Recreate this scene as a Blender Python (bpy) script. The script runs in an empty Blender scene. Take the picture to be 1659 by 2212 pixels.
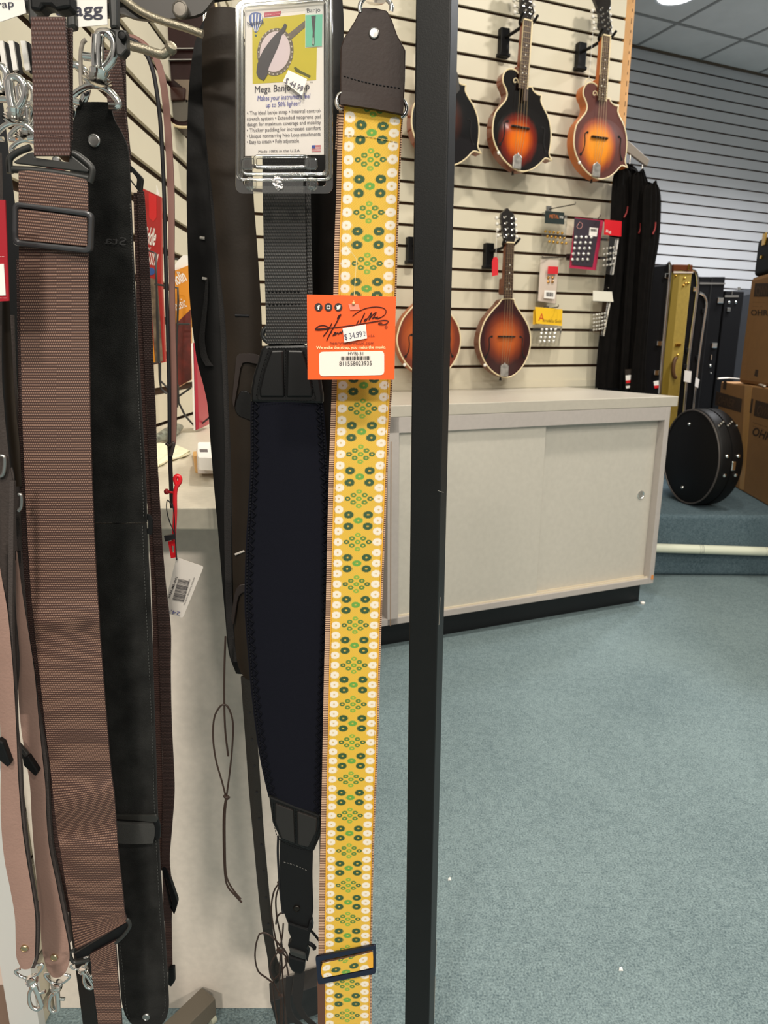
import bpy, bmesh, math, random
from mathutils import Vector as V, Matrix, geometry
random.seed(7)
S = bpy.context.scene
C = S.collection
# ---------------------------------------------------------------- camera
F = 1450.0; PITCH = 0.23900946883592938; ROLL = -0.0011750849458647525; H = 0.96
fw = V((0, math.cos(PITCH), -math.sin(PITCH))); rx = V((1, 0, 0)); dn = fw.cross(rx)
QX = rx*math.cos(ROLL) + dn*math.sin(ROLL); QY = -rx*math.sin(ROLL) + dn*math.cos(ROLL)
cd = bpy.data.cameras.new('camera'); cam = bpy.data.objects.new('camera', cd); C.objects.link(cam)
cd.sensor_fit = 'HORIZONTAL'; cd.sensor_width = 36; cd.lens = F*36/1659; cd.clip_start = .02; cd.clip_end = 60
cam.matrix_world = Matrix(((QX.x, -QY.x, -fw.x, 0), (QX.y, -QY.y, -fw.y, 0), (QX.z, -QY.z, -fw.z, H), (0, 0, 0, 1)))
S.camera = cam
cd.dof.use_dof = True; cd.dof.focus_distance = .60; cd.dof.aperture_fstop = 22
# ---------------------------------------------------------------- world, exposure, lights
S.view_settings.view_transform = 'Standard'; S.view_settings.look = 'None'; S.view_settings.gamma = 1
S.view_settings.exposure = 0.0; S.view_settings.use_curve_mapping = False
w = bpy.data.worlds.new('world'); S.world = w; w.use_nodes = True
w.node_tree.nodes['Background'].inputs[0].default_value = (1, .95, .88, 1)
w.node_tree.nodes['Background'].inputs[1].default_value = .26
def area(name, loc, size, power, col, look=None, spread=180):
    l = bpy.data.lights.new(name, 'AREA'); l.spread = math.radians(spread); l.shape = 'DISK'; l.size = size; l.energy = power; l.color = col
    o = bpy.data.objects.new(name, l); C.objects.link(o); o.location = loc
    d = (V(look) - V(loc)) if look else V((0, 0, -1)); o.rotation_euler = d.to_track_quat('-Z', 'Y').to_euler()
    return o
WARM = (1, .925, .82); COOL = (.96, .97, 1)
area('lamp_downlight', (0.45, 1.45, 3.0), .18, 24, WARM)
area('lamp_downlight', (1.5, 1.95, 3.0), .18, 24, WARM)
area('lamp_downlight', (-0.3, -1.25, 3.0), .35, 48, WARM)
area('lamp_downlight', (-0.9, -3.2, 3.0), .5, 128, WARM)
area('lamp_downlight', (1.5, -3.2, 3.0), .5, 95, WARM)
area('lamp_downlight', (1.0, -1.0, 3.0), .35, 38, WARM)
area('lamp_downlight', (2.2, .5, 3.0), .3, 30, WARM)
area('lamp_downlight', (2.6, 3.3, 3.0), .25, 46, COOL, None, 160)
area('lamp_downlight', (2.5, 4.0, 3.0), .2, 34, COOL, None, 130)
area('lamp_downlight', (3.5, 4.4, 3.0), .25, 52, COOL, None, 130)
# ---------------------------------------------------------------- helpers
def ray(px, py): return QX*((px-829.5)/F) + QY*((py-1106)/F) + fw
O = V((0, 0, H))
class PL:                                  # a real plane in the room; calling it turns a picture point into the point of that plane
    def __init__(s, P, n): s.P = V(P); s.n = V(n).normalized()
    def __call__(s, px, py, o=0):
        d = ray(px, py); return O + d*(((s.P + s.n*o - O).dot(s.n))/d.dot(s.n))
def UY(Y): return PL((0, Y, 0), (0, -1, 0))
class LEAN(PL):                            # an upright sheet that leans: Y goes from Y0 (at z0) to Y1 (at z1)
    def __init__(s, Y0, z0, Y1, z1):
        d = V((0, Y1-Y0, z1-z0)).normalized(); n = d.cross(V((1, 0, 0)))
        if n.y > 0: n = -n
        PL.__init__(s, (0, Y0, z0), n)
def zpl(px, py, z): d = ray(px, py); return O + d*((z-H)/d.z)
def lin(c):
    return tuple(((x/255)/12.92 if x <= 10 else ((x/255+.055)/1.055)**2.4) for x in c) + (1,)
MATS = {}
def mat(name, col, rough=.6, metal=0, bump=0, bscale=200, coat=0, spec=.5, emit=0, mott=0, mscale=30, sheen=0):
    if name in MATS: return MATS[name]
    m = bpy.data.materials.new(name); m.use_nodes = True; nt = m.node_tree; b = nt.nodes['Principled BSDF']
    c = lin(col); b.inputs['Base Color'].default_value = c; b.inputs['Roughness'].default_value = rough
    b.inputs['Metallic'].default_value = metal; b.inputs['Coat Weight'].default_value = coat
    b.inputs['Coat Roughness'].default_value = .05; b.inputs['Specular IOR Level'].default_value = spec
    b.inputs['Sheen Weight'].default_value = sheen
    if emit: b.inputs['Emission Color'].default_value = c; b.inputs['Emission Strength'].default_value = emit
    tc = nt.nodes.new('ShaderNodeTexCoord')
    if mott:
        n = nt.nodes.new('ShaderNodeTexNoise'); n.inputs['Scale'].default_value = mscale; n.inputs['Detail'].default_value = 6
        nt.links.new(tc.outputs['Object'], n.inputs['Vector'])
        r = nt.nodes.new('ShaderNodeMix'); r.data_type = 'RGBA'
        r.inputs['A'].default_value = tuple(x*(1-mott) for x in c[:3])+(1,); r.inputs['B'].default_value = tuple(min(1, x*(1+mott)) for x in c[:3])+(1,)
        mr = nt.nodes.new('ShaderNodeMapRange'); mr.inputs[1].default_value = .32; mr.inputs[2].default_value = .68
        nt.links.new(n.outputs['Fac'], mr.inputs[0]); nt.links.new(mr.outputs[0], r.inputs['Factor']); nt.links.new(r.outputs['Result'], b.inputs['Base Color'])
    if bump:
        n = nt.nodes.new('ShaderNodeTexNoise'); n.inputs['Scale'].default_value = bscale; n.inputs['Detail'].default_value = 4
        nt.links.new(tc.outputs['Object'], n.inputs['Vector'])
        bp = nt.nodes.new('ShaderNodeBump'); bp.inputs['Strength'].default_value = bump; bp.inputs['Distance'].default_value = .002
        nt.links.new(n.outputs['Fac'], bp.inputs['Height']); nt.links.new(bp.outputs['Normal'], b.inputs['Normal'])
    MATS[name] = m; return m
def nm(nt, op, a, b=None, c=None):
    n = nt.nodes.new('ShaderNodeMath'); n.operation = op
    for i, x in enumerate((a, b, c)):
        if x is None: continue
        if isinstance(x, (int, float)): n.inputs[i].default_value = x
        else: nt.links.new(x, n.inputs[i])
    return n.outputs[0]
def mixc(nt, f, a, b):
    r = nt.nodes.new('ShaderNodeMix'); r.data_type = 'RGBA'
    for k, x in (('Factor', f), ('A', a), ('B', b)):
        if isinstance(x, (tuple, float, int)): r.inputs[k].default_value = x
        else: nt.links.new(x, r.inputs[k])
    return r.outputs['Result']
def uvnodes(nt):
    u = nt.nodes.new('ShaderNodeUVMap'); u.uv_map = 'UV'; s = nt.nodes.new('ShaderNodeSeparateXYZ'); nt.links.new(u.outputs[0], s.inputs[0])
    return s.outputs[0], s.outputs[1]
def webbing(name, base, hi, row=.0021, col=.0014, amt=.8, rough=.55):   # woven nylon: raised yarn dots in offset rows
    if name in MATS: return MATS[name]
    m = bpy.data.materials.new(name); m.use_nodes = True; nt = m.node_tree; b = nt.nodes['Principled BSDF']; b.inputs['Roughness'].default_value = rough
    u, v = uvnodes(nt)
    vr = nm(nt, 'DIVIDE', v, row); fl = nm(nt, 'FLOOR', vr); sh = nm(nt, 'MULTIPLY', nm(nt, 'MODULO', fl, 2.0), .5)
    uu = nm(nt, 'ADD', nm(nt, 'DIVIDE', u, col), sh)
    su = nm(nt, 'ADD', nm(nt, 'MULTIPLY', nm(nt, 'COSINE', nm(nt, 'MULTIPLY', uu, 6.2832)), .5), .5)
    sv = nm(nt, 'SUBTRACT', .5, nm(nt, 'MULTIPLY', nm(nt, 'COSINE', nm(nt, 'MULTIPLY', vr, 6.2832)), .5))
    f = nm(nt, 'MULTIPLY', nm(nt, 'POWER', sv, 1.3), nm(nt, 'ADD', nm(nt, 'MULTIPLY', su, .85), .15))
    nt.links.new(mixc(nt, nm(nt, 'MULTIPLY', f, amt), lin(base), lin(hi)), b.inputs['Base Color'])
    bp = nt.nodes.new('ShaderNodeBump'); bp.inputs['Strength'].default_value = .55; bp.inputs['Distance'].default_value = .0007
    nt.links.new(f, bp.inputs['Height']); nt.links.new(bp.outputs['Normal'], b.inputs['Normal'])
    MATS[name] = m; return m
def wloc(p):
    v = V((0, 0, 0))
    while p: v += p.location; p = p.parent
    return v
def tag(o, label=None, cat=None, group=None, kind=None):
    if label: o['label'] = label
    if cat: o['category'] = cat
    if group: o['group'] = group
    if kind: o['kind'] = kind
    return o
def thing(name, label, cat, loc=(0, 0, 0), group=None, rotz=0):
    o = bpy.data.objects.new(name, None); C.objects.link(o); o.location = loc; o.rotation_euler = (0, 0, rotz); o.empty_display_size = .02
    return tag(o, label, cat, group)
def mesh(name, vs, fs, mats, parent=None, uvs=None, mi=None, smooth=False, bevel=0, local=False, seg=2, label=None, kind=None):
    me = bpy.data.meshes.new(name)
    off = V((0, 0, 0)) if (local or not parent) else wloc(parent)
    if parent is None and not local:       # origin at the mesh's base
        lo = V([min(v[i] for v in vs) for i in range(3)]); hi = V([max(v[i] for v in vs) for i in range(3)])
        off = V(((lo.x+hi.x)/2, (lo.y+hi.y)/2, lo.z))
    me.from_pydata([tuple(V(v)-off) for v in vs], [], fs)
    if not isinstance(mats, (list, tuple)): mats = [mats]
    for m in mats: me.materials.append(m)
    if mi:
        for p, k in zip(me.polygons, mi): p.material_index = k
    if uvs:
        l = me.uv_layers.new(name='UV')
        for p in me.polygons:
            for k in p.loop_indices: l.data[k].uv = uvs[me.loops[k].vertex_index]
    bm = bmesh.new(); bm.from_mesh(me)
    bmesh.ops.recalc_face_normals(bm, faces=bm.faces); bm.to_mesh(me); bm.free()
    if smooth:
        for p in me.polygons: p.use_smooth = True
        if smooth != 2: me.set_sharp_from_angle(angle=.8)
    o = bpy.data.objects.new(name, me); C.objects.link(o); o.parent = parent
    if parent is None and not local: o.location = off
    if bevel:
        b = o.modifiers.new('b', 'BEVEL'); b.width = bevel; b.segments = seg; b.limit_method = 'ANGLE'; b.angle_limit = .7
    if label: o['label'] = label
    if kind: o['kind'] = kind
    return o
def boxvf(c, a, b, d):                     # centre and three half vectors
    c, a, b, d = V(c), V(a), V(b), V(d)
    vs = [c + a*i + b*j + d*k for i in (-1, 1) for j in (-1, 1) for k in (-1, 1)]
    return vs, [(0, 1, 3, 2), (4, 6, 7, 5), (0, 4, 5, 1), (2, 3, 7, 6), (0, 2, 6, 4), (1, 5, 7, 3)]
class MB:
    def __init__(s): s.v = []; s.f = []; s.m = []
    def add(s, vf, m=0):
        n = len(s.v); s.v += list(vf[0]); s.f += [tuple(i+n for i in f) for f in vf[1]]; s.m += [m]*len(vf[1]); return s
    def box(s, lo, hi, m=0):
        lo, hi = V(lo), V(hi); h = (hi-lo)/2
        return s.add(boxvf((lo+hi)/2, (h.x, 0, 0), (0, h.y, 0), (0, 0, h.z)), m)
    def build(s, name, mats, parent=None, **k): return mesh(name, s.v, s.f, mats, parent, mi=s.m, **k)
def cr(pts, sub, closed=False):            # Catmull-Rom
    n = len(pts); out = []
    P = [tuple(p) for p in pts]; dim = len(P[0])
    g = (lambda i: P[i % n]) if closed else (lambda i: P[max(0, min(n-1, i))])
    for i in range(n if closed else n-1):
        a, b, c, d = g(i-1), g(i), g(i+1), g(i+2)
        for k in range(sub):
            t = k/sub
            out.append(tuple(.5*((2*b[j]) + (c[j]-a[j])*t + (2*a[j]-5*b[j]+4*c[j]-d[j])*t*t + (3*b[j]-a[j]-3*c[j]+d[j])*t**3) for j in range(dim)))
    if not closed: out.append(P[-1])
    return out
def tubevf(pts, r, n=8, closed=False, flat=1.0, fdir=None):
    pts = [V(p) for p in pts]; N = len(pts); vs = []; fs = []; up = None
    for i, p in enumerate(pts):
        if closed: t = pts[(i+1) % N]-pts[i-1]
        else: t = pts[min(N-1, i+1)]-pts[max(0, i-1)]
        t.normalize()
        if up is None:
            up = V(fdir) if fdir else (V((0, 0, 1)) if abs(t.z) < .9 else V((1, 0, 0)))
        if fdir: up = V(fdir)
        s = t.cross(up)
        if s.length < 1e-6: s = t.cross(V((1, .3, .2)))
        s.normalize(); up = s.cross(t).normalized()
        rr = r[i] if isinstance(r, (list, tuple)) else r
        for k in range(n):
            a = 2*math.pi*k/n; vs.append(p + s*(math.cos(a)*rr) + up*(math.sin(a)*rr*flat))
    M = N if closed else N-1
    for i in range(M):
        j = (i+1) % N
        for k in range(n): fs.append((i*n+k, i*n+(k+1) % n, j*n+(k+1) % n, j*n+k))
    if not closed: fs += [tuple(range(n-1, -1, -1)), tuple((N-1)*n+k for k in range(n))]
    return vs, fs
def tube(name, pts, r, m, parent=None, n=8, closed=False, flat=1.0, fdir=None, **k):
    v, f = tubevf(pts, r, n, closed, flat, fdir); return mesh(name, v, f, m, parent, smooth=1, **k)
def ptube(name, px, U, r, m, parent=None, sub=4, closed=False, o=0, **k):
    P = cr(px, sub, closed) if sub > 1 else px
    return tube(name, [U(p[0], p[1], (p[2] if len(p) > 2 else 0)+o) for p in P], r, m, parent, closed=closed, **k)
def lathevf(c, axis, prof, n=20):
    c = V(c); a = V(axis).normalized(); s = a.orthogonal().normalized(); t = a.cross(s); vs = []; fs = []
    for h, r in prof:
        for k in range(n):
            q = 2*math.pi*k/n; vs.append(c + a*h + (s*math.cos(q) + t*math.sin(q))*r)
    for i in range(len(prof)-1):
        for k in range(n): fs.append((i*n+k, i*n+(k+1) % n, (i+1)*n+(k+1) % n, (i+1)*n+k))
    fs += [tuple(range(n-1, -1, -1)), tuple((len(prof)-1)*n+k for k in range(n))]
    return vs, fs
def lathe(name, c, axis, prof, m, parent=None, n=20, **k):
    v, f = lathevf(c, axis, prof, n); return mesh(name, v, f, m, parent, smooth=1, **k)
def rivet(name, U, px, py, r, m, parent, o=0.001):
    return lathe(name, U(px, py, o), U.n, [(-.002, r), (.0006, r), (.0012, r*.93), (.0014, r*.8), (.0010, r*.74), (.0012, .0003)], m, parent, 24)
def prismvf(P, n, th):                     # front outline P (3-D, planar), thickness th away from the viewer
    N = len(P); n = V(n).normalized(); vs = [V(p) for p in P] + [V(p)-n*th for p in P]
    fs = [tuple(range(N)), tuple(range(2*N-1, N-1, -1))] + [(i, (i+1) % N, N+(i+1) % N, N+i) for i in range(N)]
    return vs, fs
def prism(name, out, U, th, m, parent=None, sub=1, bevel=0, o=0, smooth=False, **k):
    P = cr(out, sub, True) if sub > 1 else out
    v, f = prismvf([U(p[0], p[1], o) for p in P], U.n, th)
    return mesh(name, v, f, m, parent, bevel=bevel, smooth=smooth, **k)
def rrect(x0, y0, x1, y1, r, n=5):
    out = []
    for cx, cy, a in ((x1-r, y0+r, -90), (x1-r, y1-r, 0), (x0+r, y1-r, 90), (x0+r, y0+r, 180)):
        for k in range(n+1):
            q = math.radians(a+90*k/n); out.append((cx+r*math.cos(q), cy+r*math.sin(q)))
    return out
def quad(pts, r, n=4):                     # quad given by four corners with rounded corners
    out = []
    for i in range(4):
        a, b, c = V(pts[i-1]), V(pts[i]), V(pts[(i+1) % 4])
        d1 = (a-b).normalized()*r; d2 = (c-b).normalized()*r
        for k in range(n+1):
            t = k/n; p = (b+d1)*(1-t)**2 + b*2*t*(1-t) + (b+d2)*t*t; out.append((p.x, p.y))
    return out
def framevf(outer, inner, U, th, o=0):
    N = len(outer); P = [U(p[0], p[1], o) for p in outer] + [U(p[0], p[1], o) for p in inner]
    vs = P + [p-U.n*th for p in P]; fs = []
    for i in range(N):
        j = (i+1) % N
        fs += [(i, j, N+j, N+i), (2*N+i, 2*N+j, 3*N+j, 3*N+i), (i, j, 2*N+j, 2*N+i), (N+i, N+j, 3*N+j, 3*N+i)]
    return vs, fs
def frame(name, outer, inner, U, th, m, parent=None, o=0, bevel=0, **k):
    v, f = framevf(outer, inner, U, th, o); return mesh(name, v, f, m, parent, bevel=bevel, **k)
def ribbon(name, rows, U, m, parent=None, th=.0018, sub=5, nu=6, bulge=0, o=0, edge=None, wave=0, wn=3, corr=0, cn=5, back=None, **k):
    """a hanging strap: rows of (x left, x right, y [, y right [, extra offset left [, extra offset right]]])"""
    R = cr([(r[0], r[1], r[2], r[3] if len(r) > 3 else r[2], r[4] if len(r) > 4 else 0, r[5] if len(r) > 5 else (r[4] if len(r) > 4 else 0)) for r in rows], sub)
    A = []; vv = 0; prev = None; uvs = []; L = len(R)
    for i, (xl, xr, yl, yr, ol, orr) in enumerate(R):
        w = wave*math.sin(i/L*wn*6.283)
        a, b = U(xl, yl, o+ol+w), U(xr, yr, o+orr+w); c = (a+b)/2
        if prev is not None: vv += (c-prev).length
        prev = c; W = (b-a).length
        for j in range(nu+1):
            t = j/nu; off = bulge*(1-(2*t-1)**2) + corr*math.sin(t*cn*6.283)
            A.append(a.lerp(b, t) + U.n*off); uvs.append((W*t, vv))
    n1 = nu+1; vs = list(A)
    for i in range(L):
        for j in range(n1):
            p = A[i*n1+j]; du = A[i*n1+min(nu, j+1)]-A[i*n1+max(0, j-1)]; dv = A[min(L-1, i+1)*n1+j]-A[max(0, i-1)*n1+j]
            q = du.cross(dv)
            q = q.normalized() if q.length > 1e-12 else U.n
            if q.dot(U.n) < 0: q = -q
            vs.append(p-q*th)
    uvs = uvs+uvs; K = L*n1; fs = []; mi = []
    for i in range(L-1):
        for j in range(nu):
            a = i*n1+j; fs.append((a, a+1, a+n1+1, a+n1)); mi.append(0)
            fs.append((K+a, K+a+n1, K+a+n1+1, K+a+1)); mi.append(2 if back else 0)
        for j in (0, nu):
            a = i*n1+j; fs.append((a, a+n1, K+a+n1, K+a)); mi.append(1 if edge else 0)
    for j in range(nu):
        for i in (0, L-1): a = i*n1+j; fs.append((a, a+1, K+a+1, K+a)); mi.append(1 if edge else 0)
    return mesh(name, vs, fs, [m, edge or m, back or m], parent, uvs=uvs, mi=mi, smooth=1, **k)
def stitches(name, path, U, step, length, r, m, parent, o=.0006, zig=0, **k):
    P = cr(path, 40); d = [0]
    for i in range(1, len(P)): d.append(d[-1]+math.hypot(P[i][0]-P[i-1][0], P[i][1]-P[i-1][1]))
    def at(s):
        s = max(0, min(d[-1], s))
        for i in range(1, len(P)):
            if d[i] >= s:
                t = (s-d[i-1])/max(1e-9, d[i]-d[i-1]); return tuple(P[i-1][j]*(1-t)+P[i][j]*t for j in (0, 1))
        return P[-1]
    b = MB(); s = 0; sg = 1
    while s < d[-1]-length:
        p, q = at(s), at(s+length)
        if zig:
            p = (p[0]-zig*sg, p[1]); q = (q[0]+zig*sg, q[1]); sg = -sg
        A, B = U(p[0], p[1], o), U(q[0], q[1], o); t = (B-A)
        b.add(tubevf([A, (A+B)/2+U.n*r*.6, B], [r*.7, r, r*.7], 5)); s += step
    return b.build(name, m, parent, smooth=1, **k)
def textvf(s, sh=0, bold=0):
    c = bpy.data.curves.new('t', 'FONT'); c.body = s; c.size = 1; c.shear = sh; c.offset = bold; c.resolution_u = 3; c.align_x = 'LEFT'
    o = bpy.data.objects.new('t', c); C.objects.link(o); dg = bpy.context.evaluated_depsgraph_get(); me = o.evaluated_get(dg).to_mesh()
    vs = [tuple(v.co) for v in me.vertices]; fs = [tuple(p.vertices) for p in me.polygons]
    o.evaluated_get(dg).to_mesh_clear(); bpy.data.objects.remove(o); bpy.data.curves.remove(c); return vs, fs
def prints(name, items, U, m, parent, o=.0004, **k):
    """flat printed lettering: (text, x left, y, x right, y, cap height px [, shear [, bold [, mirror]]])"""
    b = MB()
    for it in items:
        s, x0, y0, x1, y1, h = it[:6]; sh = it[6] if len(it) > 6 else 0; bo = it[7] if len(it) > 7 else 0
        vs, fs = textvf(s, sh, bo)
        if not vs: continue
        mn = min(v[0] for v in vs); mx = max(v[0] for v in vs); W = max(1e-6, mx-mn); L = math.hypot(x1-x0, y1-y0); ux, uy = (x1-x0)/L, (y1-y0)/L
        P = []
        for v in vs:
            t = (v[0]-mn)/W*L; q = v[1]/.7*h
            if len(it) > 8 and it[8]: t = L-t
            P.append(U(x0+ux*t+uy*q, y0+uy*t-ux*q, o))
        b.add((P, fs))
    return b.build(name, m, parent, **k)
def barcode(x0, y0, x1, y1, U, o, n=28, seed=3, vert=None):
    rnd = random.Random(seed); b = MB(); x = 0.0; w = []
    while x < 1: k = rnd.choice((.012, .02, .03)); w.append((x, min(1, x+k))); x += k+rnd.choice((.012, .02, .028))
    ex, ey = (x1-x0), (y1-y0); hx, hy = vert
    for a, c in w:
        q = [(x0+ex*a, y0+ey*a), (x0+ex*c, y0+ey*c), (x0+ex*c+hx, y0+ey*c+hy), (x0+ex*a+hx, y0+ey*a+hy)]
        b.add(([U(p[0], p[1], o) for p in q], [(0, 1, 2, 3)]))
    return b
# ---------------------------------------------------------------- materials
M_chrome = mat('chrome', (240, 238, 234), .12, 1)
M_steel = mat('brushed steel', (170, 168, 165), .35, 1)
M_blk = mat('black plastic', (13, 13, 14), .5, bump=.05, bscale=900, spec=.25)
M_blkm = mat('black painted metal', (30, 29, 29), .38, bump=.12, bscale=700, mott=.25, mscale=60)
M_gplas = mat('grey black plastic', (40, 40, 38), .4)
M_gold = mat('gold metal', (214, 170, 80), .25, 1)
M_white = mat('white paper', (236, 232, 226), .7)
M_dark = mat('printing black', (22, 20, 24), .6)
M_leatherB = mat('dark brown leather', (46, 33, 28), .42, spec=.22, bump=.05, bscale=350, mott=.12, mscale=25)
M_leatherK = mat('black brown leather', (11, 9, 8), .5, bump=.05, bscale=350, mott=.2, mscale=18, spec=.3)
M_leatherK2 = mat('black brown leather worn', (40, 32, 24), .5, bump=.05, bscale=350, mott=.15, mscale=18, spec=.22)
M_edge = mat('raw leather edge', (30, 27, 26), .85, bump=.4, bscale=900)
M_suede = mat('black suede', (35, 35, 34), .95, bump=.8, bscale=1300, mott=.45, mscale=38, spec=.08, sheen=.03)
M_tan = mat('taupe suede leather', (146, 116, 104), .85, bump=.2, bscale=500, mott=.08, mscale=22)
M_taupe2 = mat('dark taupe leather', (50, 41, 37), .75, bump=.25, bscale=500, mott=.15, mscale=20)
M_web = webbing('brown woven webbing', (54, 31, 27), (180, 140, 118), row=.00195)
M_web2 = webbing('brown woven webbing small', (52, 31, 27), (112, 78, 67), row=.0021, col=.0012)
M_webK = webbing('black woven webbing', (9, 9, 10), (74, 70, 64), row=.0026, col=.0021, amt=.5)
M_webedge = webbing('brown webbing edge', (38, 22, 19), (92, 62, 54), row=.0016, col=.0012)
M_neo = mat('black neoprene', (18, 19, 27), .9, bump=.15, bscale=1500, spec=.1)
M_vinyl = mat('black vinyl', (16, 16, 16), .36, bump=.03, bscale=1500, spec=.3)
M_thread = mat('black thread', (10, 10, 11), .6, spec=.15)
M_wood = mat('raw board edge', (196, 148, 92), .7, mott=.15, mscale=8, bump=.3, bscale=100)
M_slat = mat('cream slat laminate', (211, 203, 181), .42, mott=.02, mscale=4)
M_slatF = mat('grey white slat laminate', (204, 204, 206), .42, mott=.02, mscale=4)
M_groove = mat('slat groove fibreboard', (70, 46, 26), .9)
M_lam = mat('grey laminate', (196, 190, 178), .4, mott=.035, mscale=60)
M_lam2 = mat('grey laminate trim', (180, 172, 166), .38, mott=.03, mscale=80)
M_kick = mat('black kick board', (20, 20, 22), .35)
# ================================================================ the room
AM = 0.3831750952058069; un = V((math.sin(AM), -math.cos(AM), 0)); uu = V((math.cos(AM), math.sin(AM), 0)); Z = V((0, 0, 1))
ZC = .794; WB = zpl(1290, 834, ZC); WALL = PL(WB, un); FARP = PL((0, 4.65, 0), un)
LX = -.495
def carpet(name, a, b):
    m = bpy.data.materials.new(name); m.use_nodes = True; nt = m.node_tree; s = nt.nodes['Principled BSDF']; s.inputs['Roughness'].default_value = .95; s.inputs['Specular IOR Level'].default_value = .15
    tc = nt.nodes.new('ShaderNodeTexCoord'); L = []
    for sc, de in ((300, 5), (90, 4), (3, 3)):
        n = nt.nodes.new('ShaderNodeTexNoise'); n.inputs['Scale'].default_value = sc; n.inputs['Detail'].default_value = de; nt.links.new(tc.outputs['Object'], n.inputs['Vector']); L.append(n.outputs['Fac'])
    f = nm(nt, 'ADD', nm(nt, 'ADD', nm(nt, 'MULTIPLY', L[0], .62), nm(nt, 'MULTIPLY', L[1], .22)), nm(nt, 'MULTIPLY', L[2], .16))
    r = nt.nodes.new('ShaderNodeMapRange'); r.inputs[1].default_value = .36; r.inputs[2].default_value = .64; nt.links.new(f, r.inputs[0])
    nt.links.new(mixc(nt, r.outputs[0], lin(a), lin(b)), s.inputs['Base Color'])
    bp = nt.nodes.new('ShaderNodeBump'); bp.inputs['Strength'].default_value = .8; bp.inputs['Distance'].default_value = .004; nt.links.new(L[0], bp.inputs['Height']); nt.links.new(bp.outputs['Normal'], s.inputs['Normal'])
    return m
M_carpet = carpet('teal grey carpet', (84, 100, 105), (138, 156, 158))
def struct(name, b, m, **k): return b.build(name, m, kind='structure', **k)
struct('floor', MB().box((-3.2, -4.6, -.05), (6.5, 7.5, 0)), M_carpet)
M_ceil = mat('ceiling tile', (232, 229, 224), .9, mott=.04, mscale=5, bump=.2, bscale=120)
M_tbar = mat('ceiling grid bar', (150, 148, 144), .6)
AF = 0.40667774749639996; g0 = zpl(1463, 50, 3.05); fu = V((math.cos(AF), math.sin(AF), 0)); fv = V((-math.sin(AF), math.cos(AF), 0))
struct('ceiling', MB().box((-3.2, -4.6, 3.05), (6.5, 7.5, 3.1)), M_ceil)
b = MB()
for i in range(-5, 6):
    b.add(boxvf(g0+fv*(.61*i)+V((0, 0, .0)), fu*3.0, fv*.011, Z*.004)); b.add(boxvf(g0+fu*(.61*i), fu*.011, fv*3.0, Z*.0039))
b.v = [V((p.x, p.y, p.z)) for p in b.v]
struct('trim_1', b, M_tbar)
def slats(name, P, t, n, l0, l1, z0, z1, zg, m, pitch=.0762, gap=.0115, th=.012):   # a slatted display wall: real boards with real grooves between them
    b = MB(); P = V((P[0], P[1], 0)); c = P + t*((l0+l1)/2); hl = t*((l1-l0)/2)
    b.add(boxvf(c-n*(th+.012)+Z*((z0+z1)/2), hl, n*.012, Z*((z1-z0)/2)), 1)
    k = math.floor((z0-zg)/pitch)-1
    while True:
        a = zg+pitch*k+gap/2; e = zg+pitch*(k+1)-gap/2; k += 1
        if a >= z1: break
        a2, e2 = max(a, z0), min(e, z1)
        if e2-a2 < .004: continue
        b.add(boxvf(c-n*(th*.35)+Z*((a2+e2)/2), hl, n*(th*.35), Z*((e2-a2)/2)), 0)
    return struct(name, b, [m, M_groove])
ur = WB.dot(uu)                                             # right end of the mandolin wall along uu
P0 = WB - uu*ur
slats('wall_back', P0, uu, un, ur-1.63, ur+.004, 0, 3.05, .887, M_slat)
# raw end boards of that wall
b = MB()
b.add(boxvf(P0+uu*(ur+.004+.0145)-un*.012+Z*1.525, uu*.0145, un*.012, Z*1.525))
struct('trim_2', b, M_wood)
b = MB()
b.add(boxvf(P0+uu*(ur+.047)-un*.03+Z*1.525, uu*.014, un*.012, Z*1.525))
M_std = mat('pine standard', (206, 158, 104), .7, mott=.12, mscale=10)
struct('trim_3', b, M_std)
b = MB()
for k in range(60):
    z = .9+.0762*.5*k*1.0
    b.add(boxvf(P0+uu*(ur+.047)-un*.0175+Z*z, uu*.0035, un*.0008, Z*(.010 if k % 2 else .005)))
struct('trim_4', b, M_groove)
fz = FARP(1500, 144.8).z
Pf = V((0, 4.65, 0)); Pf = Pf - fu*Pf.dot(fu); fn = V((math.sin(AF), -math.cos(AF), 0))
slats('wall_far', Pf + V((0, 0, 0)), fu, fn, .6, 6.6, 0, 3.05, fz, M_slatF)
M_ltrim = mat('dark ceiling trim', (92, 78, 62), .7)
b = MB(); b.add(boxvf(Pf+fu*3.6+fn*.008+Z*3.043, fu*3.0, fn*.008, Z*.007)); struct('trim_5', b, M_ltrim)
slats('wall_left', (LX, 0, 0), V((0, 1, 0)), V((1, 0, 0)), .775, 2.50, 0, 3.05, .868, M_slat, gap=.0165)
M_whiteT = mat('white painted end panel', (214, 214, 210), .5)
struct('trim_6', MB().box((LX-.040, .760, 0), (LX+.002, .775, 3.05)), M_whiteT)
M_pinkw = mat('cream painted wall', (226, 208, 196), .8)
struct('wall_side', MB().box((-1.8, .835, 0), (LX-.04, .87, 3.05)), M_pinkw)
M_base = mat('brown vinyl base', (122, 102, 88), .5)
struct('floor_side', MB().box((-1.8, .2, 0), (LX-.042, .834, .004)), M_base)
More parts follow.
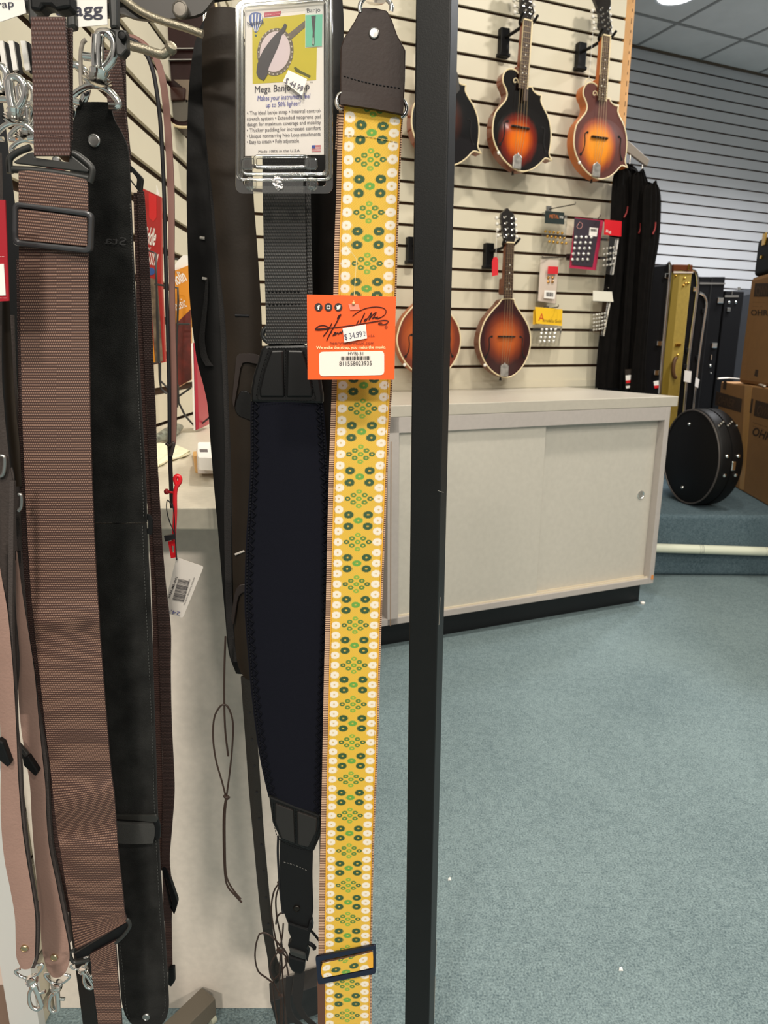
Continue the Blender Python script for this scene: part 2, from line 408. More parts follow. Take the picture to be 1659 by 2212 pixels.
# carpeted platform with the white pipe in front of it
zp = .272
b = MB(); a0 = zpl(1405, 1243, 0); a1 = zpl(1659, 1245, 0); d = (a1-a0).normalized(); A0 = a0 - d*.05; A1 = a0+d*3.2
pts = [A0, A1, A1+V((.3, 3.4, 0)), V((1.35, 5.3, 0)), P0+uu*(ur+.07)+V((0, .1, 0)), P0+uu*(ur+.07)-un*.03]
n = len(pts); vs = [V((p.x, p.y, 0)) for p in pts]+[V((p.x, p.y, zp)) for p in pts]
M_carpet2 = carpet('teal grey carpet on the platform', (62, 80, 88), (104, 122, 130))
o = mesh('platform', vs, [tuple(range(n)), tuple(range(n, 2*n))]+[(i, (i+1) % n, n+(i+1) % n, n+i) for i in range(n)], M_carpet2, None, bevel=.018, seg=4)
tag(o, kind='structure'); o.name = 'floor_platform'
UPp = PL(a0-V((0, .03, 0)), V((d.y, -d.x, 0)))
t = thing('pipe', 'long white plastic pipe along the front of the carpeted platform', 'pipe', UPp(1430, 1187))
M_pvc = mat('white pvc', (216, 220, 200), .35)
M_pm = mat('pipe print', (96, 98, 92), .6)
e0, e1 = UPp(1412, 1183.5), UPp(1659, 1191.5); e2 = e1+(e1-e0)*4
tube('tube', [e0, e1, e2], .0195, M_pvc, t, 16)
for x in (1510, 1652):
    c = UPp(x, 1183.5+(x-1412)*.0324)
    for dx in (0, .008, .014): lathe('printed_mark', c+d*dx, d, [(-.0006, .0198), (.0006, .0198)], M_pm, t, 16)
# ---- ceiling downlight seen at the top
t = thing('ceiling_light', 'round lit downlight in the grey ceiling above the far wall', 'ceiling light', zpl(1463, -8, 3.045))
M_glow = mat('lamp glow', (255, 255, 255), .5, emit=9)
c = zpl(1464, -12, 3.049)
lathe('trim_ring', c, (0, 0, -1), [(0, .135), (.006, .135), (.009, .125), (.004, .115), (0, .115)], mat('white metal trim', (235, 235, 235), .4), t, 32)
lathe('lens', c, (0, 0, -1), [(.001, .115), (.0065, .110), (.011, .07), (.013, .002)], M_glow, t, 32)
# ================================================================ counters
K = V((math.sin(0), 0, 0))
cf = PL(zpl(1394, 1296.4, 0) + un*.045, un)                 # front plane of the long counter
fr = zpl(1466, 856, ZC)
cw = fr.dot(uu); dfr = fr.dot(un); dcf = cf.P.dot(un); dw = WB.dot(un)
R1 = cf(1412.9, 1240).dot(uu)                               # right side of the cabinet
Lc = .5
def UB(l, s, z): return uu*l + un*s + Z*z
def ubox(b, l0, l1, s0, s1, z0, z1, m=0): b.add(boxvf(UB((l0+l1)/2, (s0+s1)/2, (z0+z1)/2), uu*((l1-l0)/2), un*((s1-s0)/2), Z*((z1-z0)/2)), m)
t = thing('display_cabinet', 'long grey laminate base cabinet with sliding doors under the mandolins', 'cabinet', UB(1.2, dcf-.3, 0))
zb, zt = .088, ZC-.036
b = MB(); s1 = dcf; s0 = dw+.006
lm = cf(850, 1100).dot(uu)                                   # seam between two cabinet units
ubox(b, Lc, R1, s0, s1-.05, zb, zt)
ubox(b, R1-.022, R1, s1-.05, s1, zb, zt); ubox(b, Lc, R1-.022, s1-.05, s1, zb, zb+.022); ubox(b, Lc, R1-.022, s1-.05, s1, zt-.048, zt)
ubox(b, lm-.02, lm+.018, s1-.05, s1, zb, zt)
b.build('body', M_lam2, t, bevel=.0012)
b = MB(); ubox(b, Lc, R1-.02, dw+.02, s1-.045, 0, zb); b.build('kick_board', M_kick, t)
sx = cf(1180, 1000).dot(uu)
b = MB(); ubox(b, lm+.0185, sx, s1-.030, s1-.012, zb+.0225, zt-.0485); dl = b.build('door', M_lam, t, bevel=.001)
b = MB(); ubox(b, sx-.03, R1-.0225, s1-.049, s1-.031, zb+.0225, zt-.0485); dr = b.build('door', M_lam, t, bevel=.001)
b = MB(); ubox(b, lm+.0185, R1-.0225, s1-.012, s1-.008, zb+.022, zb+.027); ubox(b, sx, R1-.0225, s1-.030, s1-.026, zb+.022, zb+.027)
b.build('door_track', mat('pale plastic track', (214, 202, 178), .4), t)
UD = PL(un*(s1-.031), un)
lathe('finger_pull', UD(1384, 1069), un, [(0, .0165), (.0022, .0165), (.003, .0145), (.001, .013), (-.004, .004), (-.004, .001)], M_chrome, dr, 28)
b = MB(); c = cf(1409, 1247, .0005); b.add(boxvf(c, uu*.005, un*.0007, Z*.0085)); b.build('chipped_corner', mat('bare orange chipboard', (222, 140, 66), .8), t)
b = MB(); c = cf(844, 1160, .0); b.add(boxvf(c+un*.0003, uu*.0012, un*.0006, Z*.3)); b.build('seam', mat('unit seam', (150, 120, 92), .8), t)
c = zpl(1388, 1304, .0)
lathe('leveling_foot', c+Z*.0, (0, 0, 1), [(0, .008), (.006, .009), (.009, .004)], mat('white plastic foot', (238, 232, 224), .5), t, 12)
def onx(s, x): return UB((x-un.x*s)/uu.x, s, ZC)            # the point of the line at distance s from the wall family where X = x
cp = [onx(dfr, LX+.004), UB(cw, dfr, ZC), UB(cw, dw+.006, ZC), onx(dw+.006, LX+.004)]
v, f = prismvf(cp, (0, 0, 1), .0355); b = MB(); b.add((v, f))
o = b.build('countertop', mat('grey countertop laminate', (186, 179, 166), .3, mott=.03, mscale=60), None, bevel=.002); tag(o, 'grey laminate countertop below the slatted mandolin wall', 'countertop')
b = MB(); ubox(b, ur-1.57, ur+.003, dw+.0005, dw+.005, ZC+.0005, ZC+.03); struct('baseboard_back', b, M_slat)
# left counter seen end on
t = thing('counter_cabinet', 'grey laminate counter base seen end on behind the hanging straps', 'cabinet', (-.27, 1.4, 0))
b = MB(); b.box((LX+.003, .80, 0), (-.083, 1.80, ZC-.0245)); b.build('body', mat('grey speckled laminate', (226, 215, 202), .45, mott=.05, mscale=90), t, bevel=.001)
o = MB().box((LX+.001, .698, ZC-.024), (-.075, 1.80, ZC-.0001)).build('countertop', mat('pale counter laminate', (206, 198, 180), .4, mott=.05, mscale=120), None, bevel=.0015)
tag(o, 'pale grey countertop behind the straps with clipboard and cloth on it', 'countertop')
# small litter on the carpet
for px, py, z, L in ((971, 1902, 0, 'white scrap of paper on the carpet right of the black post'), (1341, 2097, 0, 'tiny white scrap on the carpet near the bottom right'), (509, 2166, 0, 'small pale scrap on the carpet at the foot of the counter')):
    c = zpl(px, py, z); o = mesh('paper_scrap', [c+V((-.003, 0, .0)), c+V((.003, -.002, .002)), c+V((.002, .003, .005)), c+V((-.002, .002, .004))], [(0, 1, 2), (0, 2, 3), (0, 3, 1), (1, 3, 2)], M_white); tag(o, L, 'scrap')
# ================================================================ mandolins on the wall
OFF = .115                                                   # body top stands this far off the wall
UM = PL(WB+un*OFF, un)
def loc2(px, py, A):                                        # picture point -> local (x along the wall, z) on the body plane
    p = UM(px, py)-A; return (p.dot(uu), p.z)
def cropmap(x0, y0, s, pts): return [(x0+x*s, y0+y*s)+tuple(r) for x, y, *r in pts]
A3 = UM(1305.5, 81)                                          # nut of the F mandolin at the board end
FO = cropmap(1200, 0, .2767, [(352, 745), (340, 700), (318, 662), (285, 645), (250, 652), (224, 685), (218, 740), (238, 790), (248, 835), (235, 880), (200, 925), (165, 975), (148, 1050), (145, 1130), (163, 1210), (200, 1285), (250, 1345), (305, 1385), (360, 1398), (415, 1382), (465, 1345), (500, 1305), (522, 1292), (563, 1309, 1), (543, 1262), (551, 1200), (557, 1120), (550, 1040), (530, 970), (502, 915), (486, 870), (491, 829, 1), (462, 822), (432, 795), (424, 770, 1), (354, 770, 1)])
A5 = UM(1099, 526)
AO = cropmap(830, 410, .2471, [(1040, 955), (1000, 1000), (940, 1065), (880, 1150), (845, 1250), (832, 1340), (850, 1430), (885, 1510), (935, 1575), (1000, 1622), (1070, 1640), (1140, 1615), (1200, 1555), (1248, 1470), (1274, 1380), (1279, 1290), (1262, 1200), (1222, 1120), (1172, 1045), (1142, 990), (1128, 955)])
def smooth_outline(pts, A):
    P = [loc2(p[0], p[1], A)+((1,) if len(p) > 2 else (0,)) for p in pts]; out = []; N = len(P)
    for i in range(N):
        a, b, c, d = P[i-1], P[i], P[(i+1) % N], P[(i+2) % N]
        if b[2]: a = b
        if c[2]: d = c
        for k in range(4):
            t = k/4; out.append(tuple(.5*((2*b[j])+(c[j]-a[j])*t+(2*a[j]-5*b[j]+4*c[j]-d[j])*t*t+(3*b[j]-a[j]-3*c[j]+d[j])*t**3) for j in (0, 1)))
    return out
F_OUT = smooth_outline(FO, A3); A_OUT = smooth_outline(AO, A5)
def burst(name, cols, cx, cz, rx_, rz_, rough=.12, stops=(.0, .45, .75, 1.0)):   # painted sunburst finish, fixed to the instrument's own top
    m = bpy.data.materials.new(name); m.use_nodes = True; nt = m.node_tree; s = nt.nodes['Principled BSDF']; s.inputs['Roughness'].default_value = rough
    s.inputs['Coat Weight'].default_value = .6 if rough < .2 else 0; s.inputs['Coat Roughness'].default_value = .04
    tc = nt.nodes.new('ShaderNodeTexCoord'); sp = nt.nodes.new('ShaderNodeSeparateXYZ'); nt.links.new(tc.outputs['Object'], sp.inputs[0])
    dx = nm(nt, 'DIVIDE', nm(nt, 'SUBTRACT', sp.outputs[0], cx), rx_); dz = nm(nt, 'DIVIDE', nm(nt, 'SUBTRACT', sp.outputs[2], cz), rz_)
    r = nm(nt, 'SQRT', nm(nt, 'ADD', nm(nt, 'MULTIPLY', dx, dx), nm(nt, 'MULTIPLY', dz, dz)))
    n = nt.nodes.new('ShaderNodeTexNoise'); n.inputs['Scale'].default_value = 6; mp = nt.nodes.new('ShaderNodeMapping'); mp.inputs['Scale'].default_value = (12, 1, 1); nt.links.new(tc.outputs['Object'], mp.inputs[0]); nt.links.new(mp.outputs[0], n.inputs['Vector'])
    r = nm(nt, 'ADD', r, nm(nt, 'MULTIPLY', nm(nt, 'SUBTRACT', n.outputs['Fac'], .5), .16))
    cr_ = nt.nodes.new('ShaderNodeValToRGB'); e = cr_.color_ramp.elements
    for i, (p, c) in enumerate(zip(stops, cols)):
        x = e[i] if i < 2 else e.new(p)
        x.position = p; x.color = lin(c)
    nt.links.new(r, cr_.inputs[0]); nt.links.new(cr_.outputs[0], s.inputs['Base Color']); return m
M_ivory = mat('cream binding', (226, 208, 168), .4)
M_ebony = mat('ebony board', (62, 44, 36), .4); M_ebk = mat('black ebony', (22, 18, 16), .35)
M_pearl = mat('pearl inlay', (236, 232, 220), .25)
M_string = mat('string steel', (190, 170, 140), .3, 1)
M_button = mat('pearl tuner button', (226, 222, 214), .3)
def mandolin(label, A, out, mtop, mside, style, group, sc=(1, 1), tilt=0, head=True, tail=None, pick=False, dots=True, scroll=True, board=(.0165, .0195)):
    t = thing('mandolin', label, 'mandolin', A, group, AM); t.rotation_euler = (0, tilt, AM)
    L = [(x*sc[0], z*sc[1]) for x, z in out]
    def bl(v, f, name, m, par, **k): return mesh(name, v, f, m, par, local=True, **k)
    def bx(name, lo, hi, m, par=t, **k):
        q = MB().box(lo, hi); return mesh(name, q.v, q.f, m, par, local=True, **k)
    N = len(L); front = [V((x, .002, z)) for x, z in L]; back = [V((x, .045, z)) for x, z in L]
    # sides and back
    fs = [tuple(range(2*N-1, N-1, -1))]+[(i, (i+1) % N, N+(i+1) % N, N+i) for i in range(N)]
    bl(front+back, fs, 'body_side', mside, t, smooth=1)
    bl([V((x, 0, z)) for x, z in L]+front, [tuple(range(N))]+[(i, (i+1) % N, N+(i+1) % N, N+i) for i in range(N)], 'top', mtop, t)
    zs = [z for x, z in L]; zlo = min(zs); low = [p for p in L if p[1] < zlo+.19]; xl = min(p[0] for p in low); xr = max(p[0] for p in low)
    cx = (xl+xr)/2; cz = zlo+.115*(sc[1]); rx_ = (xr-xl)/2*.9; rz_ = .105*sc[1]
    vs = []; ff = []; nr, na = 9, 40
    for i in range(nr+1):
        q = i/nr
        for k in range(na): a = 2*math.pi*k/na; vs.append(V((cx+rx_*q*math.cos(a), -.011*(1-q*q)**1.5-.0003, cz+rz_*q*math.sin(a))))
    for i in range(nr):
        for k in range(na): ff.append((i*na+k, i*na+(k+1) % na, (i+1)*na+(k+1) % na, (i+1)*na+k))
    bl(vs, ff, 'arched_top', mtop, t, smooth=2)
    v, f = tubevf([V((x, .001, z)) for x, z in L], .0028, 6, True); bl(v, f, 'binding', M_ivory, t, smooth=1)
    yb = -.0115
    # neck, board, frets
    nz = max(z for x, z in L if abs(x) < .05) if not scroll else L[0][1]
    bot = {'F': -.222, 'A': -.205}[style]*sc[1]; w0, w1 = board
    def quadbox(z0, z1, a0, a1, y0, y1):
        return [V((-a0, y0, z0)), V((a0, y0, z0)), V((a1, y0, z1)), V((-a1, y0, z1)), V((-a0, y1, z0)), V((a0, y1, z0)), V((a1, y1, z1)), V((-a1, y1, z1))], [(0, 1, 2, 3), (4, 7, 6, 5), (0, 4, 5, 1), (1, 5, 6, 2), (2, 6, 7, 3), (3, 7, 4, 0)]
    v, f = quadbox(0, bot, w0, w1, yb-.003, yb+.004); fb = bl(v, f, 'fingerboard', M_ebony, t, bevel=.0006)
    if pick == 'ext': bx('fingerboard_extension', (.004, yb-.003, bot-.04), (w1+.001, yb+.003, bot+.002), M_ebony, t, bevel=.004)
    v, f = quadbox(.004, bot*.8, w0*.9, w1*.9, yb+.004, .018); bl(v, f, 'neck', mside, t, bevel=.005)
    bx('neck_heel', (-w1*.8, yb+.004, bot*.93), (w1*.8, .04, bot*.62), mside, t, bevel=.006)
    q = MB(); ln = .352*sc[1]
    for k in range(1, 20):
        z = -(ln-ln/2**(k/12))
        if z < bot+.002: break
        ww = w0+(w1-w0)*z/bot; q.box((-ww, yb-.0042, z-.0006), (ww, yb-.0025, z+.0006))
    mesh('fret', q.v, q.f, M_string, fb, local=True, kind='stuff')
    if dots:
        for k in (5, 7, 10, 12, 15):
            z = -(ln-ln/2**((k-.5)/12))
            if z < bot+.01: continue
            for dx in ((0,) if k != 12 else (-.008, .008)):
                v, f = lathevf((dx, yb-.003, z), (0, -1, 0), [(0, .0026), (.0004, .0024), (.0005, .0002)], 12); bl(v, f, 'inlay_dot', M_pearl, fb)
    if style == 'F' and not dots is None:
        q = MB(); 
        for s in (-1, 1): q.box((s*w0-.0012, yb-.0035, bot), (s*w0+.0012+(.003*s), yb+.0035, 0))
        mesh('board_binding', q.v, q.f, M_ivory, fb, local=True)
    bx('nut', (-w0-.001, yb-.005, -.001), (w0+.001, yb+.003, .004), M_ivory, t, bevel=.0005)
    # headstock
    if head:
        if style == 'F': ho = [(-.017, 0), (-.02, .02), (-.030, .035), (-.024, .06), (-.026, .09), (-.038, .12), (-.046, .138), (-.038, .152), (-.022, .148), (-.008, .156), (.008, .150), (.026, .153), (.036, .140), (.034, .118), (.024, .095), (.027, .06), (.032, .035), (.02, .018), (.017, 0)]
        else: ho = [(-.017, 0), (-.025, .018), (-.029, .04), (-.030, .07), (-.031, .1), (-.024, .115), (-.012, .122), (-.004, .131), (.004, .131), (.012, .122), (.024, .115), (.031, .1), (.030, .07), (.029, .04), (.025, .018), (.017, 0)]
        P = [(x*sc[0], z*sc[1]) for x, z, in [(p[0], p[1]) for p in cr(ho, 3)]]; n = len(P)
        def hy(z): return yb+.001+z*.24
        vs = [V((x, hy(z), z)) for x, z in P]+[V((x, hy(z)+.014, z)) for x, z in P]
        hd = bl(vs, [tuple(range(n)), tuple(range(2*n-1, n-1, -1))]+[(i, (i+1) % n, n+(i+1) % n, n+i) for i in range(n)], 'headstock', mat('headstock black', (26, 20, 18), .15, coat=.5), t, bevel=.001)
        for s in (-1, 1):
            for k in range(4):
                z = .028+.022*k; x = s*.0125*(1+.12*k)
                v, f = lathevf((x, hy(z), z), (0, -1, .24), [(0, .0048), (.002, .0046), (.003, .0028), (.010, .0026), (.011, .0034), (.013, .003)], 12); tu = bl(v, f, 'tuning_post', M_chrome, hd, smooth=1)
                v, f = tubevf([(x, hy(z)+.018, z), (s*.036, hy(z)+.018, z)], .0016, 6); bl(v, f, 'tuner_shaft', M_chrome, hd)
                v, f = lathevf((s*.036, hy(z)+.018, z), (s, 0, 0), [(0, .003), (.002, .0062), (.008, .0066), (.011, .005), (.012, .001)], 14); bl(v, f, 'tuner_button', M_button, hd, smooth=1)
    # bridge, strings, tailpiece
    bz = -ln; q = MB()
    q.add(boxvf((0, -.0135, bz), (.040, 0, 0), (0, .003, 0), (0, 0, .0032))); q.add(boxvf((-.019, -.0185, bz), (.017, 0, 0), (0, .0022, 0), (0, 0, .0024))); q.add(boxvf((.019, -.0185, bz), (.017, 0, 0), (0, .0022, 0), (0, 0, .0024)))
    mesh('bridge', q.v, q.f, M_ebk, t, local=True, bevel=.0008)
    q = MB()
    for k in range(4):
        for e in (-.001, .001):
            x = -.0115+.0077*k+e; xb = (-.0115+.0077*k)*1.7+e
            q.add(tubevf([(x, yb-.0055, 0), (xb, -.0215, bz), (xb*.7, -.008, zlo+.05)], .00035, 4))
    mesh('string', q.v, q.f, M_string, t, local=True, kind='stuff')
    q = [(-.018, zlo+.004), (-.0185, zlo+.045), (-.012, zlo+.052), (-.006, zlo+.053), (0, zlo+.060), (.006, zlo+.053), (.012, zlo+.052), (.0185, zlo+.045), (.018, zlo+.004)]
    n = len(q); vs = [V((x, -.010, z)) for x, z in q]+[V((x, -.001, z)) for x, z in q]
    bl(vs, [tuple(range(n)), tuple(range(2*n-1, n-1, -1))]+[(i, (i+1) % n, n+(i+1) % n, n+i) for i in range(n)], 'tailpiece', tail or M_chrome, t, bevel=.0012)
    v, f = lathevf((0, .02, zlo), (0, 0, -1), [(0, .004), (.008, .004), (.010, .006), (.013, .005)], 12); bl(v, f, 'end_pin', M_ebk, t, smooth=1)
    # f holes
    for s in (-1, 1):
        c = cx + s*rx_*.70
        pth = cr([(c-s*.010, cz+.048), (c+s*.002, cz+.040), (c+s*.001, cz+.012), (c+s*.004, cz-.014), (c+s*.012, cz-.030), (c+s*.016, cz-.036)], 4)
        def top_y(x, z):
            q = min(1, ((x-cx)/rx_)**2+((z-cz)/rz_)**2); return -.011*(1-q)**1.5-.0006
        q = MB(); q.add(tubevf([(x, top_y(x, z), z) for x, z in pth], .0022, 6))
        for x, z, r in ((c-s*.009, cz+.046, .0048), (c+s*.015, cz-.034, .0055)): q.add(lathevf((x, top_y(x, z)+.001, z), (0, -1, 0), [(0, r), (.002, r), (.0022, .0003)], 14))
        mesh('f_hole', q.v, q.f, mat('f hole shadow', (12, 8, 8), .9), t, local=True, smooth=1)
    if scroll:
        sx, sz = [loc2(1200+303*.2767, 735*.2767, A3)[i]*sc[i] for i in (0, 1)]
        pts = [(sx+(.013-.0017*a)*math.cos(a*1.0-.3), -.002, sz+(.013-.0017*a)*math.sin(a*1.0-.3)) for a in [k*.35 for k in range(19)]]
        v, f = tubevf(pts, .0018, 6); bl(v, f, 'scroll_trim', M_ivory, t, smooth=1)
        v, f = lathevf((sx, 0, sz), (0, -1, 0), [(0, .013), (.0012, .013), (.0014, .0003)], 20); bl(v, f, 'scroll_button', mtop, t)
    if pick == 'guard':
        q = [(.018, -.16), (.052, -.20), (.062, -.25), (.045, -.27), (.024, -.27), (.020, -.22)]; n = len(q)
        bl([V((x, -.019, z)) for x, z in q]+[V((x, -.016, z)) for x, z in q], [tuple(range(n)), tuple(range(2*n-1, n-1, -1))]+[(i, (i+1) % n, n+(i+1) % n, n+i) for i in range(n)], 'pickguard', M_ebk, t)
    # leather strap pin
    v, f = lathevf((cx-rx_*.86, -.001, zlo+.05), (0, -1, 0), [(0, .006), (.003, .006), (.0045, .003), (.005, .0003)], 14); bl(v, f, 'guard_pad', M_button, t, smooth=1)
    return t
def hanger(A, label):                                       # black slatwall hanger with a padded yoke
    t = thing('instrument_hanger', label, 'wall hanger', A-un*(OFF-.002), 'hangers on the mandolin wall', AM)
    def bx(name, lo, hi, m, **k):
        q = MB().box(lo, hi); return mesh(name, q.v, q.f, m, t, local=True, **k)
    bx('backplate', (-.05, -.026, -.075), (-.012, .0, .012), M_blk, bevel=.003); bx('slat_lip', (-.056, -.03, -.085), (-.008, -.002, -.072), M_blk, bevel=.003)
    v, f = tubevf([(-.03, -.02, -.02), (-.02, -.07, -.018), (-.004, -.10, -.008)], .006, 8); mesh('arm', v, f, M_blk, t, local=True, smooth=1)
    for s in (-1, 1):
        v, f = tubevf(cr([(0, -.098, -.010), (s*.02, -.105, -.006), (s*.029, -.122, .004), (s*.031, -.142, .016)], 4), .0052, 8); mesh('yoke_arm', v, f, M_blk, t, local=True, smooth=1)
    return t
b2 = burst('glossy black sunburst', [(238, 128, 22), (214, 96, 14), (116, 30, 12), (18, 11, 10)], 0.0, -.392, .088, .098, .1, (0, .4, .72, 1.0))
b3 = burst('satin brown sunburst', [(240, 158, 40), (232, 138, 24), (150, 70, 40), (92, 52, 46)], 0.0, -.378, .094, .105, .38, (0, .5, .82, 1.05))
b5 = burst('dark sunburst', [(196, 104, 44), (176, 84, 32), (110, 46, 26), (52, 22, 22)], 0.0, -.358, .098, .11, .3, (0, .35, .75, 1.1))
b4 = burst('amber finish', [(190, 98, 30), (180, 88, 26), (150, 66, 26), (108, 46, 28)], 0.0, -.36, .12, .12, .35, (0, .5, .85, 1.1))
b1 = burst('wine dark sunburst', [(110, 50, 28), (96, 40, 24), (52, 24, 18), (16, 12, 14)], 0.0, -.34, .09, .10, .12, (0, .4, .7, 1.0))
sd2 = mat('flamed maple side', (128, 62, 34), .2, mott=.25, mscale=14, coat=.4); sd3 = mat('amber maple side', (190, 104, 44), .35, mott=.12, mscale=14)
sd5 = mat('red brown side', (112, 62, 38), .3, mott=.1, mscale=14); sd4 = mat('orange side', (168, 90, 42), .35, mott=.08, mscale=14)
plast = mat('protective film', (176, 172, 166), .25, .6, bump=.4, bscale=120, mott=.3, mscale=60)
GM = 'mandolins hanging on the slatted wall'
m3 = mandolin('satin brown sunburst F-style mandolin hanging beside the raw wooden wall edge', A3, F_OUT, b3, sd3, 'F', GM, tail=plast)
hanger(A3, 'black hanger holding the satin mandolin beside the raw wall edge')
A2 = UM(1136, 48)
sc2 = (1.0, 1.0)
mandolin('glossy black and orange sunburst F-style mandolin hanging right of the black post', A2, F_OUT, b2, sd2, 'F', GM, sc=sc2, tilt=.033, tail=plast, pick='ext')
hanger(A2, 'black hanger holding the glossy sunburst mandolin right of the post')
A1 = UM(958, 18)
mandolin('dark F-style mandolin mostly hidden behind the top of the black post', A1, F_OUT, b1, sd2, 'F', GM, sc=(1.05, 1.0), pick='guard', dots=True)
mandolin('teardrop mandolin in dark sunburst with red tag on its headstock', A5, A_OUT, b5, sd5, 'A', GM, scroll=False, tail=plast)
hanger(A5, 'black hanger holding the teardrop mandolin with the red tag')
A4 = UM(929, 512)
mandolin('amber orange round mandolin half hidden behind the black post', A4, A_OUT, b4, sd4, 'A', GM, scroll=False, sc=(1.13, 1.0))
hanger(A4, 'black hanger behind the post, holding the amber mandolin')
hanger(A1, 'black hanger behind the top of the post, holding the dark mandolin')
UMf = PL(WB+un*(OFF+.03), un)
def strtag(label, x0, y0, x1, y1, card, col, name='price_tag'):
    t = thing(name, label, 'tag', UMf(x1, y1))
    tube('string', [UMf(x0, y0), UMf((x0+x1)/2+.5, (y0+y1)/2), UMf(x1, y1)], .0006, M_white, t, 5)
    if card: prism('card', card, UMf, .0008, mat('tag red', col, .5), t)
    return t
strtag('small red tag on a white string hanging from the teardrop mandolin', 1073, 497, 1071, 556, [(1066, 557), (1072, 554), (1076, 560), (1076, 594), (1063, 597), (1063, 565)], (206, 30, 40))
t = strtag('white string tied between headstock and scroll of the satin mandolin', 1281, 66, 1272, 172, None, None, 'string_loop')
ptube('loop', [(1263, 180), (1267, 171), (1274, 170), (1280, 177)], UMf, .0014, M_ivory, t)
# ---- accessory packs on wall hooks
UA = PL(WB+un*.05, un); M_clear = None
def clear(name='clear plastic', fac=.16, rough=.06, tint=(255, 255, 255), ior=1.35):
    if name in MATS: return MATS[name]
    m = bpy.data.materials.new(name); m.use_nodes = True; nt = m.node_tree; nt.nodes.clear()
    o = nt.nodes.new('ShaderNodeOutputMaterial'); x = nt.nodes.new('ShaderNodeMixShader'); t = nt.nodes.new('ShaderNodeBsdfTransparent'); g = nt.nodes.new('ShaderNodeBsdfGlossy'); fr_ = nt.nodes.new('ShaderNodeFresnel')
    t.inputs[0].default_value = lin(tint); g.inputs['Roughness'].default_value = rough; g.inputs[0].default_value = (1, 1, 1, 1); fr_.inputs[0].default_value = ior
    nt.links.new(nm(nt, 'ADD', fr_.outputs[0], fac), x.inputs[0]); nt.links.new(t.outputs[0], x.inputs[1]); nt.links.new(g.outputs[0], x.inputs[2]); nt.links.new(x.outputs[0], o.inputs[0]); MATS[name] = m; return m
M_bag = clear('clear bag plastic', .04, .2, (246, 246, 244))
def hook(label, x, y, x1, y1, U0=WALL):
    t = thing('wall_hook', label, 'hook', WALL(x, y), 'wire hooks on the mandolin wall')
    c = WALL(x, y, .001); b = MB(); b.add(boxvf(c, uu*.012, un*.0025, Z*.012)); b.build('plate', M_steel, t)
    tube('wire', [c, UA(x1, y1, .02), UA(x1, y1, .045)+Z*.008], .0022, mat('dark steel', (80, 76, 70), .35, .8), t, 8)
    return t
def pack(label, head, hcol, bag, knobs, kcol, cat='parts pack', txt=None, back=None, o=0):
    t = thing('parts_pack', label, cat, UA(head[0][0], head[0][1], o), 'packs of tuning parts on the mandolin wall')
    prism('header_card', head, UA, .001, mat('card %d %d %d' % hcol, hcol, .5), t, o=o+.002)
    if bag: prism('bag', bag, UA, .014, M_bag, t, o=o+.001, bevel=.002)
    if back: back(t, o)
    for i, (x, y, r) in enumerate(knobs): lathe('tuning_part', UA(x, y, o+.002), un+V((.2*((i % 3)-1), 0, .2)), [(-.004, r*.6), (0, r*1.6), (.004, r*1.5), (.006, r*.8), (.008, r*.2)], kcol, t, 10)
    if txt:
        for s, c in txt: prints('lettering', s, UA, c, t, o=o+.0026)
    return t
silver = mat('bright nickel', (226, 224, 218), .3, .75); Mo = mat('print orange', (206, 112, 50), .6); Mw = M_white
hook('wire hook above the pack of gold tuners', 1185, 452, 1243, 441)
pack('clear pack of gold tuner knobs under a black header card', [(1178, 455), (1219, 459), (1219, 485), (1177, 482)], (30, 42, 40), [(1174, 458), (1226, 464), (1222, 528), (1174, 522)],
     [(1178+9*i+(4*j), 500+11*j+i, .0036) for i in range(5) for j in range(3)], M_gold, txt=[([('METAL', 1187, 471, 1207, 472, 8)], Mo), ([('WW', 1208, 472, 1217, 473, 6)], Mw)])
def back2(t, o):
    prism('blister_edge', [(1242, 470), (1304, 476), (1287, 584), (1230, 579)], UA, .001, mat('pink red card', (176, 40, 76), .4), t, o=o)
    ptube('round_logo', [(1248, 486), (1252, 480), (1258, 484), (1256, 492), (1250, 494), (1246, 490)], UA, .0008, mat('pink print', (236, 168, 160), .5), t, sub=3, closed=True, o=o+.003)
    b = MB(); b.add(prismvf([UA(x, y, o+.003) for x, y in ((1274, 491), (1292, 493), (1289, 511), (1272, 509))], un, .0004)); b.build('sticker', Mw, t)
    barcode(1276, 500, 1289, 501, UA, o+.0035, vert=(0, -6)).build('barcode', M_dark, t)
hook('wire hook above the dark tuner blister pack', 1285, 478, 1296, 468)
pack('dark blister pack of silver tuners with pink corner and round logo', [(1241, 471), (1297, 477), (1280, 577), (1236, 572)], (52, 44, 54), [(1240, 505), (1288, 508), (1276, 578), (1234, 574)],
     [(1244+11*i-2*j, 513+12*j, .0044) for i in range(4) for j in range(5)], silver, back=back2, o=.012)
pack('clear bag of parts under a bright red header card by the wall end', [(1306, 474), (1343, 478), (1342, 511), (1305, 507)], (208, 20, 34), [(1303, 510), (1338, 514), (1326, 594), (1298, 585)],
     [(1304+7*i, 538+12*j-i, .0032) for i in range(4) for j in range(4)], silver, txt=[([('Rg', 1309, 502, 1320, 503, 6)], Mw)], o=.045)
hook('wire hook above the pack with the small red label', 1228, 555, 1172, 557)
def back4(t, o):
    b = MB(); b.add(prismvf([UA(x, y, o+.015) for x, y in ((1176, 627), (1200, 628), (1198, 646), (1175, 644))], un, .0004)); b.build('sticker', Mw, t)
    barcode(1180, 640, 1195, 641, UA, o+.0157, vert=(0, -9)).build('barcode', M_dark, t)
    prism('red_label', [(1184, 575), (1206, 576), (1205, 592), (1183, 591)], UA, .0008, mat('label red', (206, 34, 44), .5), t, o=o+.015)
